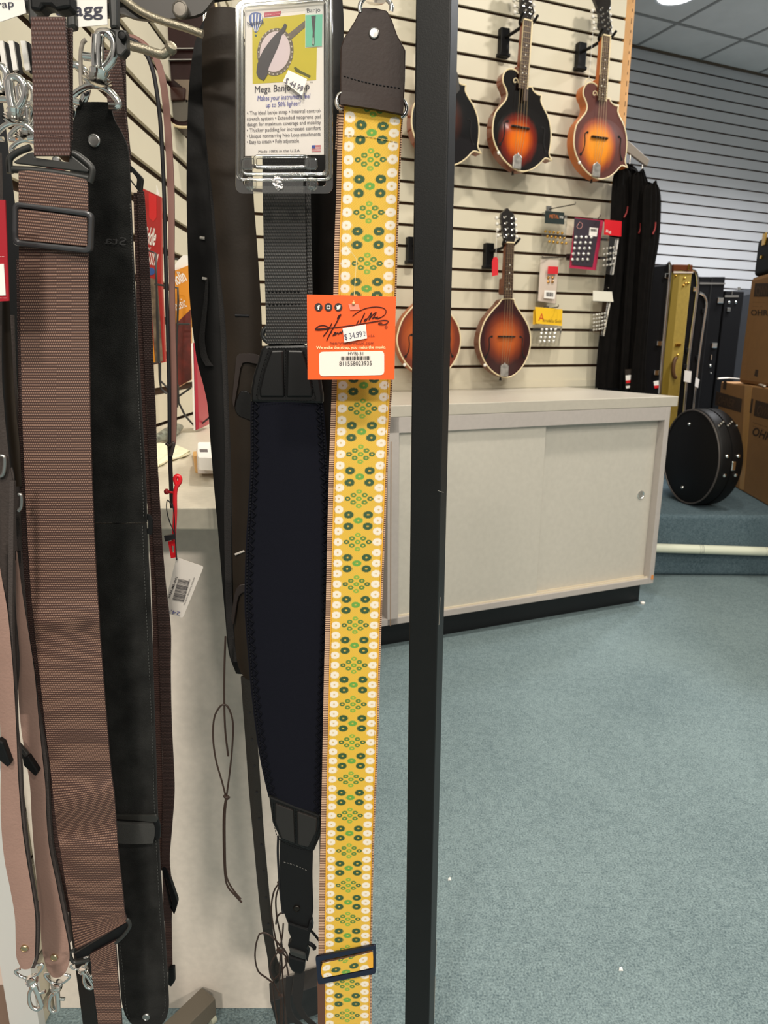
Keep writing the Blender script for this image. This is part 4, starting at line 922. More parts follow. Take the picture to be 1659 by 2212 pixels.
# ================================================================ yellow jacquard strap
UY1 = LEAN(.592, 1.13, .565, .35)
zz = [UY1(760, y).z for y in (345, 1605)]; YP = (zz[0]-zz[1])/13
def jacquard(name, per, v0, W):
    m = bpy.data.materials.new(name); m.use_nodes = True; nt = m.node_tree; s = nt.nodes['Principled BSDF']; s.inputs['Roughness'].default_value = .42; s.inputs['Sheen Weight'].default_value = .2
    u, v = uvnodes(nt); x = nm(nt, 'SUBTRACT', nm(nt, 'DIVIDE', u, W), .5); ax_ = nm(nt, 'ABSOLUTE', x)
    y = nm(nt, 'DIVIDE', nm(nt, 'SUBTRACT', v, v0), per); y = nm(nt, 'SUBTRACT', nm(nt, 'FRACT', nm(nt, 'ADD', y, 100.5)), .5)
    ay = nm(nt, 'ABSOLUTE', y)
    # ragged woven outline
    wv = nm(nt, 'MULTIPLY', nm(nt, 'SINE', nm(nt, 'MULTIPLY', u, 6.2832/.0011)), .10)
    def ell(X, Y_, cx, cy, a, b_):
        dx = nm(nt, 'DIVIDE', nm(nt, 'SUBTRACT', X, cx), a); dy = nm(nt, 'DIVIDE', nm(nt, 'SUBTRACT', Y_, cy), b_)
        return nm(nt, 'ADD', nm(nt, 'SQRT', nm(nt, 'ADD', nm(nt, 'MULTIPLY', dx, dx), nm(nt, 'MULTIPLY', dy, dy))), wv)
    def disc(d, k=1.0):
        r = nt.nodes.new('ShaderNodeMapRange'); r.inputs[1].default_value = k-.07; r.inputs[2].default_value = k+.07; r.inputs[3].default_value = 1; r.inputs[4].default_value = 0; nt.links.new(d, r.inputs[0]); return r.outputs[0]
    def ringm(d, k): return nm(nt, 'MULTIPLY', disc(d), nm(nt, 'SUBTRACT', 1.0, disc(d, k)))
    col = mixc(nt, nm(nt, 'ADD', nm(nt, 'MULTIPLY', nm(nt, 'SINE', nm(nt, 'MULTIPLY', nm(nt, 'ADD', v, nm(nt, 'MULTIPLY', u, .35)), 6.2832/.00085)), .5), .5), lin((214, 166, 32)), lin((236, 194, 66)))
    # white flowers
    dw_ = None
    for cy in (0, .25, .5):
        d = ell(ax_, ay, .388, cy, .092, .088); dw_ = d if dw_ is None else nm(nt, 'MINIMUM', dw_, d)
    col = mixc(nt, disc(dw_), col, lin((240, 230, 214))); col = mixc(nt, disc(dw_, .2), col, lin((216, 178, 96)))
    d = ell(ax_, ay, .19, .367, .096, .084); col = mixc(nt, ringm(d, .22), col, lin((30, 76, 36)))
    d = ell(ax_, ay, 0, .5, .090, .072); col = mixc(nt, ringm(d, .22), col, lin((96, 160, 58)))
    for (gx, gy, c) in ((0, 0, (110, 160, 50)), (0, .165, (132, 172, 56)), (.11, .0825, (84, 128, 46)), (.22, 0, (60, 100, 44))):
        d = ell(ax_, ay, gx, gy, .058, .050); col = mixc(nt, ringm(d, .34), col, lin(c))
    edg = nt.nodes.new('ShaderNodeMapRange'); edg.inputs[1].default_value = .474; edg.inputs[2].default_value = .482; nt.links.new(ax_, edg.inputs[0])
    col = mixc(nt, edg.outputs[0], col, lin((236, 170, 30)))
    nt.links.new(col, s.inputs['Base Color'])
    h = nm(nt, 'MULTIPLY', nm(nt, 'SINE', nm(nt, 'MULTIPLY', v, 6.2832/.0007)), nm(nt, 'SINE', nm(nt, 'MULTIPLY', u, 6.2832/.0009)))
    bp = nt.nodes.new('ShaderNodeBump'); bp.inputs['Strength'].default_value = .35; bp.inputs['Distance'].default_value = .0004; nt.links.new(nm(nt, 'ADD', h, nm(nt, 'MULTIPLY', disc(dw_), 1.5)), bp.inputs['Height']); nt.links.new(bp.outputs['Normal'], s.inputs['Normal'])
    return m
yr = [(744, 869, 226, 246), (740, 864, 300), (737, 859, 420), (733, 855, 540), (731, 852, 640), (728, 844, 820), (722, 834, 1000), (718, 828, 1150), (715, 822, 1300), (711, 817, 1450), (708, 813, 1600), (705, 807, 1750), (703, 802, 1900), (701, 800, 2040), (701, 799, 2140), (701, 799, 2260)]
W1 = .0505
# v coordinate of the motif at picture height 345
v345 = (UY1(805, 236)-UY1(800, 345)).length
M_jac = jacquard('yellow flower jacquard', YP, v345, W1)
b_ = bpy.data.materials.new('brown beige rib'); b_.use_nodes = True; nt = b_.node_tree; u, v = uvnodes(nt)
sq = nm(nt, 'GREATER_THAN', nm(nt, 'SINE', nm(nt, 'MULTIPLY', v, 6.2832/.0019)), 0.0)
nt.links.new(mixc(nt, sq, lin((96, 66, 50)), lin((206, 170, 140))), nt.nodes['Principled BSDF'].inputs['Base Color']); nt.nodes['Principled BSDF'].inputs['Roughness'].default_value = .8; M_rib = b_
ys = thing('banjo_strap', 'yellow flower patterned woven strap with brown leather end and silver slider', 'strap', UY1(750, 2212))
rb = ribbon('woven_front', yr, UY1, M_jac, ys, th=.0012, nu=6, edge=M_rib)
me = rb.data; l = me.uv_layers['UV'].data
# keep the pattern centred although the strap narrows a little
for p in me.polygons:
    for k in p.loop_indices:
        i = me.loops[k].vertex_index % (len(me.vertices)//2); l[k].uv[0] = W1*(i % 7)/6
ribbon('backing', [(r[0]-(11 if i < 12 else 13), r[1]+(4 if i else 2), r[2], (r[3] if len(r) > 3 else r[2])) for i, r in enumerate(yr)], UY1, M_rib, ys, th=.0016, o=-.0016, edge=M_rib)
ribbon('folded_layer', [(728, 744, 246), (726, 742, 290), (724, 741, 322)], UY1, M_rib, ys, th=.001, o=-.003, edge=M_rib)
stitches('edge_stitching', [(745, 228), (735, 640), (726, 1000), (711, 1600), (705, 2200)], UY1, 9, 7, .00022, mat('yellow thread', (226, 160, 24), .5), ys, kind='stuff')
stitches('edge_stitching', [(866, 250), (848, 640), (830, 1000), (809, 1600), (796, 2200)], UY1, 9, 7, .00022, mat('yellow thread', (226, 160, 24), .5), ys, kind='stuff')
stitches('cross_stitching', [(744, 292), (800, 296), (862, 308)], UY1, 9, 7, .0003, mat('beige thread', (206, 180, 110), .5), ys)
lo = [(784, 15), (810, 16), (836, 22), (846, 40), (858, 74), (876, 108), (875, 170), (872, 232), (735, 214), (734, 170), (735, 104), (742, 82), (765, 46), (777, 22)]
prism('leather_end', lo, UY1, .0028, M_leatherB, ys, bevel=.001, o=.002)
ribbon('leather_fold', [(738, 872, 196, 214), (735, 872, 210, 230), (735, 871, 224, 246)], UY1, M_leatherB, ys, th=.004, bulge=.001, o=.0055)
stitches('leather_stitching', [(742, 164), (775, 174), (810, 182), (868, 191)], UY1, 8, 5, .00045, M_dark, ys, o=.0022)
rv = rivet('rivet', UY1, 808, 72, .0042, M_steel, ys, o=.002)
for sx_ in (-1, 1):
    pp = [(742, 200), (732, 205), (727, 218), (730, 232), (740, 237)] if sx_ < 0 else [(870, 215), (876, 224), (878, 238), (872, 250), (866, 252)]
    ptube('d_ring', pp, UY1, .0015, M_chrome, ys, o=.001)
ptube('d_ring', [(779, 28), (778, 10), (788, -4), (810, -12), (832, -4), (845, 10), (844, 26)], UY1, .0018, M_chrome, ys, o=.001)
lathe('swivel_barrel', UY1(812, 4, .002), V((0, 0, 1)), [(0, .002), (.001, .008), (.004, .0085), (.005, .006), (.007, .0085), (.010, .007), (.016, .004)], M_chrome, ys, 20)
so = quad([(681, 2068), (812, 2042), (812, 2104), (687, 2128)], 5, 3); si = quad([(692, 2077), (806, 2052), (806, 2093), (696, 2115)], 4, 3)
frame('slider', so, si, UY1, .003, mat('dark blued steel', (66, 72, 92), .2, .9), ys, o=.0045, bevel=.0007)
ribbon('slider_wrap', [(697, 805, 2080, 2056), (694, 806, 2092, 2066), (694, 806, 2102, 2078), (697, 806, 2112, 2090)], UY1, M_jac, ys, th=.002, bulge=.0005, o=.0055, edge=M_rib)
ribbon('brown_tail', [(685, 702, 2122), (686, 702, 2160), (687, 702, 2250)], UY1, mat('brown backing', (92, 60, 44), .7), ys, o=.001)
# orange hang tag
UTg = UY(.548)
t = thing('hang_tag', 'square orange hang tag with signature, price sticker and barcode on the yellow strap', 'tag', UTg(760, 820))
prism('card', [(663, 636), (855, 641), (852, 820), (664.5, 820)], UTg, .0006, mat('orange card', (246, 92, 22), .5), t)
prism('white_label', [(p[0], p[1]) for p in quad([(689, 760), (830, 758), (830, 810), (690, 813)], 9)], UTg, .0003, mat('label cream white', (246, 234, 222), .6), t, o=.0005)
for cx in (688, 709.5, 731): lathe('icon_disc', UTg(cx, 663.5, .0004), UTg.n, [(0, .0031), (.0002, .0031), (.0003, .0002)], mat('icon brown black', (48, 34, 32), .5), t, 24)
prints('icon_letter', [('f', 685.4, 668.5, 691, 668.5, 9, 0, .05)], UTg, Mw, t, o=.0010)
frame('camera_icon', rrect(705.5, 659.5, 713.5, 667.5, 1.5), rrect(707, 661.8, 712, 666.3, 1.2), UTg, .0002, Mw, t, o=.0010)
prism('bird_icon', [(726.5, 659.5), (729.5, 662), (731, 659.8), (733, 659), (734.8, 660), (736.6, 659.6), (735.4, 661.5), (735, 664.5), (732.5, 668), (728.5, 668.6), (726, 667.8), (728.2, 666.6), (726.8, 664.8), (727.4, 664)], UTg, .0002, Mw, t, o=.0010)
prism('tape', [(752.5, 657), (774, 656.5), (777.5, 669), (756.5, 670)], UTg, .0003, mat('pink tape', (246, 150, 128), .3), t, o=.0008)
lathe('pin_head', UTg(763.5, 655.5, .001), UTg.n, [(0, .0013), (.001, .0012), (.0017, .0003)], mat('pin cream', (236, 196, 140), .4), t, 12)
def tp(x, y): return (655+x*.12658, 625+y*.12658)
b = MB()
for pts, r in (([(840, 462), (900, 410), (1000, 350), (1120, 310), (1250, 298), (1360, 315), (1412, 360), (1400, 420), (1340, 470), (1280, 495)], .00030), ([(1280, 495), (1240, 490), (1270, 460)], .0003), ([(1050, 400), (1020, 470), (985, 545), (965, 600)], .00042), ([(905, 605), (930, 560), (948, 525)], .00036), ([(1035, 545), (1070, 500), (1085, 520), (1050, 545), (1110, 480), (1160, 400), (1165, 420), (1120, 520), (1180, 440), (1240, 392), (1235, 420), (1180, 500), (1215, 478), (1240, 480), (1230, 500), (1265, 470), (1275, 500), (1300, 478)], .00036),
    ([(200, 680), (260, 630), (350, 615), (420, 640), (440, 665), (360, 685), (250, 695), (203, 682), (300, 672), (520, 655), (700, 632), (900, 605), (1100, 570), (1250, 545), (1370, 528), (1440, 535), (1448, 560), (1400, 595), (1320, 600), (1285, 588), (1310, 570), (1350, 575)], .00036),
    ([(340, 802), (400, 730), (450, 650), (490, 580)], .00042), ([(400, 875), (440, 790), (500, 680), (560, 580), (620, 470), (642, 430), (610, 450), (585, 500), (600, 510)], .00045), ([(480, 745), (490, 690)], .0003), ([(505, 790), (520, 770), (545, 735), (560, 745), (520, 775), (545, 775), (590, 740), (600, 765), (640, 725), (645, 755), (675, 700)], .0004)):
    b.add(tubevf([UTg(*tp(x, y), .0006) for x, y in cr(pts, 4)], r, 5))
b.build('signature', mat('signature ink', (60, 16, 10), .6), t)
frame('registered_mark', [(834+3.2*math.cos(k*.6283), 706.5+3.8*math.sin(k*.6283)) for k in range(10)], [(834+2.5*math.cos(k*.6283), 706.5+3.1*math.sin(k*.6283)) for k in range(10)], UTg, .0001, M_dark, t, o=.0006)
M_bro = mat('ink brown', (96, 30, 16), .6)
prints('web_line', [('henryhellermusic.com', 713, 744, 808, 744, 6.6), ('in U.S.A.', 789, 728, 810, 728, 5), ('R', 832.4, 708.5, 835.8, 708.5, 4)], UTg, M_bro, t, o=.0006)
prints('slogan', [('We make the strap, you make the music.', 683, 754, 833, 752.5, 6, 0, .03)], UTg, mat('cream ink', (250, 226, 170), .6), t, o=.0006)
prints('label_print', [('HVBJ-31', 752, 767, 784.5, 767, 7), ('811558023935', 733, 790, 803, 789, 9.5)], UTg, mat('grey ink', (70, 66, 66), .6), t, o=.0010)
barcode(737, 778.5, 799.5, 777.5, UTg, .0010, vert=(0, -8.5)).build('barcode', M_dark, t)
prism('price_sticker', [(740, 709), (790, 700.5), (793, 731), (744, 740)], UTg, .0002, Mw, t, o=.0016)
prints('price_print', [('$ 34.99', 745, 734, 783, 727, 12.5), ('TX', 785, 721, 790, 720, 5), ('+', 786, 727, 790, 726, 5)], UTg, mat('violet grey ink', (86, 80, 100), .6), t, o=.0019)
tube('thread', [UTg(764, 655, .0005), UTg(770, 560, -.01), UTg(742, 520, -.02)], .0003, mat('clear thread', (220, 200, 140), .3), t, 4)
# ================================================================ black padded banjo strap in its clamshell
UN = LEAN(.605, 1.13, .578, .35)
ns = thing('padded_strap', 'black padded banjo strap with zigzag stitched neoprene pad, hanging under the clear package', 'strap', UN(640, 2212))
ribbon('webbing', [(566, 656, 300), (567, 657, 380), (568, 659, 450), (570, 661, 540), (573, 663, 640), (575, 664, 710), (575, 664, 722)], UN, M_webK, ns, th=.002)
ribbon('webbing_underlayer', [(640, 670, 300), (640, 670, 380), (642, 672, 500), (645, 675, 640), (648, 676, 720)], UN, M_webK, ns, th=.002, o=-.004)
stitches('webbing_stitching', [(578, 630), (655, 630)], UN, 8, 5, .0004, M_thread, ns); stitches('webbing_stitching', [(580, 658), (656, 656)], UN, 8, 5, .0004, M_thread, ns)
ribbon('webbing_fold', [(574, 664, 706), (573, 665, 716), (574, 665, 730), (576, 664, 742)], UN, M_webK, ns, th=.004, bulge=.001, o=.003)
ring('oval_ring', 618, 722, 51, 26, UN, .0022, mat('gunmetal', (84, 86, 86), .3, .9), ns, o=-.0062)
cap = [(571, 746), (662, 744), (674, 760), (690, 800), (698, 852), (698, 873), (541, 869), (541, 842), (546, 812), (556, 780), (563, 755)]
prism('leather_cap', cap, UN, .008, M_vinyl, ns, bevel=.0025, o=.004)
for q in ([(585, 757), (612, 756), (614, 858), (561, 858), (560, 842), (570, 800)], [(620, 756), (654, 757), (668, 800), (676, 842), (674, 858), (618, 858)]): prism('cap_panel', q, UN, .004, M_vinyl, ns, bevel=.0016, o=.0058)
for pth in ([(580, 757), (566, 800), (556, 845), (559, 862), (615, 864), (676, 864), (676, 842), (668, 800), (655, 756)], [(617, 754), (615, 862)], [(580, 752), (655, 752)]): stitches('cap_stitching', pth, UN, 6.5, 4.4, .00045, M_thread, ns, o=.0062)
pr = [(542, 698, 868), (541, 701, 900), (541, 704, 940), (541, 708, 1000), (538, 712, 1060), (533, 714, 1140), (530, 714, 1200), (528, 713, 1300), (531, 711, 1360), (536, 708, 1420), (541, 705, 1480), (550, 701, 1560), (560, 699, 1630), (570, 697, 1680), (580, 696, 1722, 1765)]
ribbon('neoprene_pad', pr, UN, M_neo, ns, th=.005, nu=16, bulge=.0035)
M_zz = mat('zigzag thread', (12, 13, 19), .7, spec=.1)
lft = [(r[0]+13, r[2]) for r in pr]; rgt = [(r[1]-13, r[3] if len(r) > 3 else r[2]) for r in pr]
for pth in (lft, rgt):
    stitches('zigzag_stitching', pth, UN, 9, 9, .0007, M_zz, ns, o=.0024, zig=5, kind='stuff')
for pth in ([(p[0]-8, p[1]) for p in lft], [(p[0]+8, p[1]) for p in rgt]): stitches('edge_whipping', pth, UN, 7, 5.5, .0011, M_zz, ns, o=.0008, kind='stuff')
cap2 = [(580, 1719), (694, 1763), (696, 1798), (677, 1842), (668, 1838), (606, 1816), (588, 1778)]
prism('leather_cap', cap2, UN, .008, M_vinyl, ns, bevel=.002, o=.004)
for q in ([(594, 1735), (634, 1750), (637, 1824), (608, 1812), (594, 1776)], [(641, 1752), (686, 1768), (684, 1796), (666, 1832), (643, 1826)]): prism('cap_panel', q, UN, .004, mat('brown black vinyl', (34, 30, 28), .3), ns, bevel=.0016, o=.0058)
for pth in ([(592, 1732), (634, 1748), (688, 1768), (686, 1798), (668, 1836), (607, 1816), (592, 1778), (590, 1734)], [(638, 1752), (639, 1824)]): stitches('cap_stitching', pth, UN, 6.5, 4.4, .00045, M_thread, ns, o=.0062)
ribbon('lower_strap', [(605, 676, 1812, 1838), (604, 676, 1850), (605, 675, 1890), (607, 676, 1930), (611, 677, 1962), (618, 674, 1984), (622, 670, 1994, 2004)], UN, mat('black smooth leather', (15, 15, 16), .55, bump=.05, bscale=600, spec=.25), ns, th=.003, bulge=.001)
stitches('strap_stitching', [(613, 1862), (640, 1870), (666, 1882)], UN, 7, 4, .0003, mat('pale grey thread', (110, 108, 104), .6), ns, o=.001)
rivet('rivet', UN, 641, 1962, .0036, mat('black rivet', (50, 46, 42), .25, .8), ns, o=.0015)
# side release buckle

prism('buckle', [(622, 1994), (664, 2008), (668, 1990), (674, 1992), (676, 2006), (668, 2022), (667, 2040), (662, 2052), (668, 2062), (664, 2080), (655, 2066), (628, 2058), (621, 2044), (630, 2032), (622, 2012)], UN, .009, M_blk, ns, bevel=.0014, o=.004)
prism('buckle_tongue', [(624, 2050), (660, 2062), (661, 2076), (626, 2064)], UN, .009, M_gplas, ns, bevel=.002, o=.007)
prism('buckle_lower', [(622, 2066), (660, 2076), (658, 2098), (650, 2106), (630, 2100), (624, 2088)], UN, .007, M_blk, ns, bevel=.002, o=.005)
ribbon('tail', [(636, 659, 2100), (634, 657, 2122), (631, 654, 2150), (636, 652, 2172), (650, 664, 2196), (668, 684, 2214), (690, 705, 2235)], UN, mat('black ribbon cloth', (20, 18, 17), .8), ns, th=.0012, o=.001)
ribbon('tail', [(618, 634, 2110), (617, 630, 2140), (617, 628, 2170), (622, 636, 2196), (640, 656, 2216), (652, 668, 2240)], UN, mat('black ribbon cloth', (20, 18, 17), .8), ns, th=.0012, o=-.003)
ptube('elastic_cord', [(668, 2006), (682, 2022), (694, 2038), (702, 2046)], UN, .0013, M_blk, ns, o=-.004); ptube('elastic_cord', [(660, 2034), (672, 2040), (680, 2047), (676, 2049)], UN, .0020, M_blk, ns, o=-.002)
ptube('elastic_cord', [(601, 1806), (600, 1840), (602, 1880), (606, 1930), (611, 1972)], UN, .0012, M_dark, ns, o=-.003)
# second black pad hanging right behind
UN2 = UY(.66)
t = thing('padded_strap', 'plain black leather strap hanging behind the padded strap and the yellow strap', 'strap', UN2(700, 1990))
ribbon('leather_band', [(640, 737, -30), (642, 742, 30), (648, 742, 90), (654, 738, 180), (657, 733, 300), (659, 729, 420), (660, 726, 560), (661, 724, 700), (670, 722, 850), (686, 720, 1000), (690, 716, 1200), (690, 712, 1400), (690, 706, 1600), (690, 702, 1800), (691, 700, 1960)], UN2, M_leatherK, t, th=.003, bulge=.004, nu=8, edge=M_edge)
# ---- clear clamshell package
UK = UY(.572)
pk = thing('package', 'clear plastic clamshell with a white printed card and price sticker, hanging over the padded strap', 'package', UK(615, 415))
prism('card', [(529, 21), (699, 2), (700, 334), (529, 337)], UK, .0006, mat('card white', (246, 238, 230), .6), pk)
M_clam = clear('clamshell plastic', .0, .06, (255, 255, 255)); M_clr = clear('clamshell rib plastic', .14, .10, (250, 250, 248))
def fl(x0, y0, x1, y1, r): return [(p[0], p[1]-(p[0]-510)*.085*(1-max(0, min(1, p[1]/330)))) for p in rrect(x0, y0, x1, y1, r, 6)]
frame('flange', fl(509, 2, 719, 418, 16), fl(524, 14, 704, 402, 8), UK, .0009, M_clr, pk, o=.001)
prism('tray_front', fl(526, 16, 702, 372, 9), UK, .0005, M_clam, pk, o=.0035)
frame('tray_wall', fl(519, 9, 710, 380, 13), fl(526, 16, 702, 372, 9), UK, .003, M_clr, pk, o=.0035, bevel=.0006)
ptube('outer_rib', [tuple(p) for p in fl(513, 5, 715, 388, 14)], UK, .0013, M_clr, pk, sub=1, closed=True, o=.002)
ptube('inner_rib', [tuple(p) for p in fl(523, 13, 706, 376, 10)], UK, .0013, M_clr, pk, sub=1, closed=True, o=.0035)
ptube('bottom_rib', [tuple(p) for p in rrect(551, 338, 663, 361, 6)], UK, .0015, M_clr, pk, sub=1, closed=True, o=.0035)
for cx in (536, 672): prism('corner_dimple', rrect(cx-16, 340, cx+14, 366, 9), UK, .003, M_clr, pk, o=.006, bevel=.001)
for cx in (542, 674): lathe('press_stud', UK(cx, 398, .001), UK.n, [(0, .0050), (.003, .0046), (.0036, .003), (.002, .002), (.002, .0002)], M_clr, pk, 20)
prism('hang_tape', [(566, 378), (655, 378), (655, 416), (566, 416)], UK, .0005, M_clr, pk, o=.002)
prism('foil_fold', [(592, 380), (604, 378), (612, 406), (600, 412), (588, 396)], UK, .0012, mat('crumpled foil film', (176, 172, 170), .15, .85, bump=1.0, bscale=300), pk, o=.003)
ol = mat('photo olive yellow', (206, 188, 40), .55)
P5 = lambda x, y: (500+x*.14467, y*.14467)                   # picture detail coordinates
def art(name, pts, m, par, o): return prism(name, [P5(*p) for p in pts], UK, .00012, m, par, o=o)
photo = art('photo', [(310, 290), (1100, 210), (1100, 700), (1275, 700), (1265, 1195), (315, 1252)], ol, pk, .00015)
gk = mat('photo dark grey', (66, 60, 62), .5); gk2 = mat('photo brown grey', (120, 108, 96), .6, mott=.3, mscale=300); pkw = mat('photo drum head', (226, 208, 210), .6)
def ellp(cx, cy, a, b__, rot, n=32): 
    r = math.radians(rot); return [(cx+a*math.cos(q*6.2832/n)*math.cos(r)-b__*math.sin(q*6.2832/n)*math.sin(r), cy+a*math.cos(q*6.2832/n)*math.sin(r)+b__*math.sin(q*6.2832/n)*math.cos(r)) for q in range(n)]
art('printed_neck', [(820, 530), (1098, 305), (1098, 410), (880, 600)], gk2, photo, .0003)
art('printed_rim', ellp(655, 775, 270, 358, 8), gk2, photo, .00035); art('printed_head', ellp(650, 770, 225, 305, 8), pkw, photo, .0005)
art('printed_strap', [(735, 450), (795, 345), (830, 375), (805, 450), (750, 530), (700, 690), (560, 1000), (535, 1120), (480, 1205), (400, 1160), (372, 1090), (385, 960), (420, 860), (480, 740), (590, 590), (660, 510)], gk, photo, .00065)
b = MB()
for k in range(26):
    q = k*6.2832/26; x, y = 655+250*math.cos(q), 775+335*math.sin(q); b.add(prismvf([UK(*P5(x+dx, y+dy), .00056) for dx, dy in ((-10, -12), (10, -12), (10, 12), (-10, 12))], UK.n, .0001))
b.build('printed_hooks', mat('photo light', (206, 196, 180), .6), photo)
art('printed_loop', [(930, 1010), (960, 1000), (1040, 1060), (1185, 1130), (1170, 1168), (1060, 1110), (960, 1070)], mat('photo olive', (96, 96, 40), .6), photo, .0003)
in_ = art('inset_photo', [(1100, 95), (1365, 72), (1355, 695), (1100, 712)], Mw, pk, .0004)
art('inset_green', [(1103, 225), (1358, 215), (1350, 688), (1104, 702)], mat('inset teal green', (120, 200, 170), .6), in_, .0006)
art('inset_strap', [(1190, 235), (1258, 230), (1240, 480), (1240, 660), (1222, 690), (1200, 660), (1214, 480)], gk, in_, .0008)
art('inset_loop', [(1213, 560), (1228, 560), (1232, 650), (1222, 675), (1208, 650)], mat('inset pale', (196, 220, 206), .6), in_, .001)
bb = art('balloon', [(265, 300), (262, 240), (300, 195), (362, 180), (430, 195), (468, 245), (470, 310), (445, 370), (400, 430), (375, 485), (350, 485), (320, 420), (285, 370)], mat('balloon blue', (70, 100, 170), .6), pk, .0004)
for k in range(4): 
    x = 285+k*48; art('balloon_stripe', [(x+18, 200+abs(k-1.5)*14), (x+36, 196+abs(k-1.2)*14), (x+30+(1.5-k)*4, 320), (362+(k-1.5)*14+8, 470), (362+(k-1.5)*14, 470), (x+10+(1.5-k)*4, 320)], Mw, bb, .0006)
art('balloon_basket', ellp(363, 528, 14, 16, 0, 10), mat('balloon basket', (60, 100, 110), .6), bb, .0004)
art('red_badge', [(492, 188), (742, 165), (725, 230), (486, 252)], mat('badge pink red', (196, 60, 84), .5), pk, .0004)
def pt(s, x0, y0, x1, y1, h, *r): a = P5(x0, y0); c = P5(x1, y1); return (s, a[0], a[1], c[0], c[1], h*.14467)+tuple(r)
prints('print_dark', [pt('Mega Banjo Strap', 348, 1385, 1165, 1332, 100, .12, 0), pt('Banjo', 1128, 190, 1328, 172, 62, 0, 0), pt('TM', 1170, 1240, 1215, 1238, 22)], UK, mat('ink charcoal', (60, 56, 72), .6), pk, o=.0005)
prints('print_blue', [pt('Makes your instrument feel', 388, 1505, 1180, 1465, 76, .2, 0), pt('up to 50% lighter!', 516, 1602, 1035, 1572, 72, .2, 0)], UK, mat('ink blue', (70, 74, 160), .6), pk, o=.0005)
prints('print_logo', [pt('Neotech', 240, 385, 482, 350, 62, 0, .012)], UK, mat('ink logo', (40, 46, 76), .6), bb, o=.0012)
prints('badge_print', [pt('--- ---', 505, 238, 722, 215, 34)], UK, Mw, pk, o=.0008)
P8 = lambda x, y: (500+x*.14467, 180+y*.14467)
def pt8(s, x0, y0, x1, y1, h, *r): a = P8(x0, y0); c = P8(x1, y1); return (s, a[0], a[1], c[0], c[1], h*.14467)+tuple(r)
prints('print_list', [pt8('\u2022 The ideal banjo strap \u2022 Internal control-', 235, 472, 1338, 430, 56), pt8('stretch system \u2022 Extended neoprene pad', 232, 558, 1336, 518, 56), pt8('design for maximum coverage and mobility', 232, 640, 1334, 606, 56), pt8('\u2022 Thicker padding for increased comfort', 232, 728, 1332, 692, 56), pt8('\u2022 Unique nonmarring Neo Loop attachments', 232, 818, 1330, 780, 56), pt8('\u2022 Easy to attach \u2022 Fully adjustable', 232, 902, 1008, 882, 56), pt8('Made 100% in the U.S.A.', 400, 1036, 1028, 1020, 40, .15)], UK, mat('ink warm grey', (86, 80, 86), .6), pk, o=.0005)
def art8(name, pts, m, par, o): return prism(name, [P8(*p) for p in pts], UK, .0001, m, par, o=o)
flg = art8('flag', [(1196, 926), (1334, 918), (1334, 1022), (1196, 1024)], Mw, pk, .0004); M_fr = mat('flag red', (206, 70, 84), .6)
for k in range(6): y = 928+k*17; art8('flag_stripe', [(1196, y), (1334, y-7), (1334, y+1), (1196, y+8)], M_fr, flg, .0005)
art8('flag_canton', [(1196, 926), (1250, 922), (1250, 970), (1196, 972)], mat('flag blue', (60, 80, 160), .6), flg, .0007)
UKf = UY(.5678)
prism('price_sticker', [P5(*p) for p in ((848, 1045), (1128, 1180), (1055, 1432), (768, 1212))], UKf, .0003, mat('sticker cream', (248, 240, 228), .6), pk)
prints('price_print', [pt('$ 44.99', 785, 1235, 1040, 1372, 92), pt('TX', 1040, 1345, 1062, 1358, 30)], UKf, mat('violet grey ink', (86, 80, 100), .6), pk, o=.0005)
# ================================================================ black brown leather strap left of the package
UG1 = UY(.665)
gs = thing('leather_strap', 'wide black brown leather strap with belt loops and punched tail, left of the clear package', 'strap', UG1(560, 2120))
ribbon('back_layer', [(480, 520, 22), (448, 505, 34), (428, 500, 70), (414, 500, 130), (406, 500, 230), (403, 505, 400), (406, 510, 560), (411, 520, 660), (424, 520, 770), (440, 515, 835), (449, 512, 880), (455, 512, 960), (463, 515, 1060), (472, 520, 1160), (480, 525, 1260), (487, 530, 1340), (494, 540, 1410), (510, 556, 1455)], UG1, M_leatherK, gs, th=.0035, o=-.012, bulge=.002, edge=M_edge, nu=8)
ribbon('front_layer', [(450, 514, 18), (441, 520, 50), (436, 530, 110), (438, 538, 220), (449, 544, 340), (460, 548, 430), (467, 554, 510), (474, 559, 580), (483, 564, 660), (489, 566, 730), (493, 564, 830), (496, 562, 920), (499, 560, 1000), (501, 556, 1100), (503, 556, 1250), (507, 556, 1380), (515, 556, 1440), (530, 556, 1466)], UG1, M_leatherK2, gs, th=.003, bulge=.003, nu=8, edge=M_edge)
ribbon('left_fold', [(437, 448, 120), (441, 454, 260), (452, 466, 400), (462, 478, 520), (474, 492, 680), (482, 500, 840), (486, 503, 980), (484, 500, 1100), (486, 500, 1250), (490, 504, 1360), (500, 512, 1430)], UG1, M_edge, gs, th=.003, o=-.005)
for (q, o_) in (([(512, 768), (530, 764), (552, 765), (560, 772), (556, 786), (524, 784), (514, 830), (507, 870), (506, 880), (502, 862), (508, 800)], .006), ([(507, 875), (520, 845), (540, 850), (552, 880), (556, 910), (530, 905), (512, 895)], .004), ([(510, 1272), (530, 1262), (534, 1276), (516, 1288), (508, 1330), (504, 1350), (500, 1330)], .006)):
    prism('belt_loop', q, UG1, .003, mat('loop leather', (42, 32, 28), .42, spec=.4) if o_ > .005 else M_leatherK, gs, sub=3, o=o_, bevel=.0008)
ptube('slot', [(508, 681), (538, 682)], UG1, .0012, M_dark, gs, sub=1, o=.0032); ptube('slot', [(508, 1198), (528, 1190)], UG1, .0012, mat('light through the slot', (196, 188, 178), .6), gs, sub=1, o=.0035)
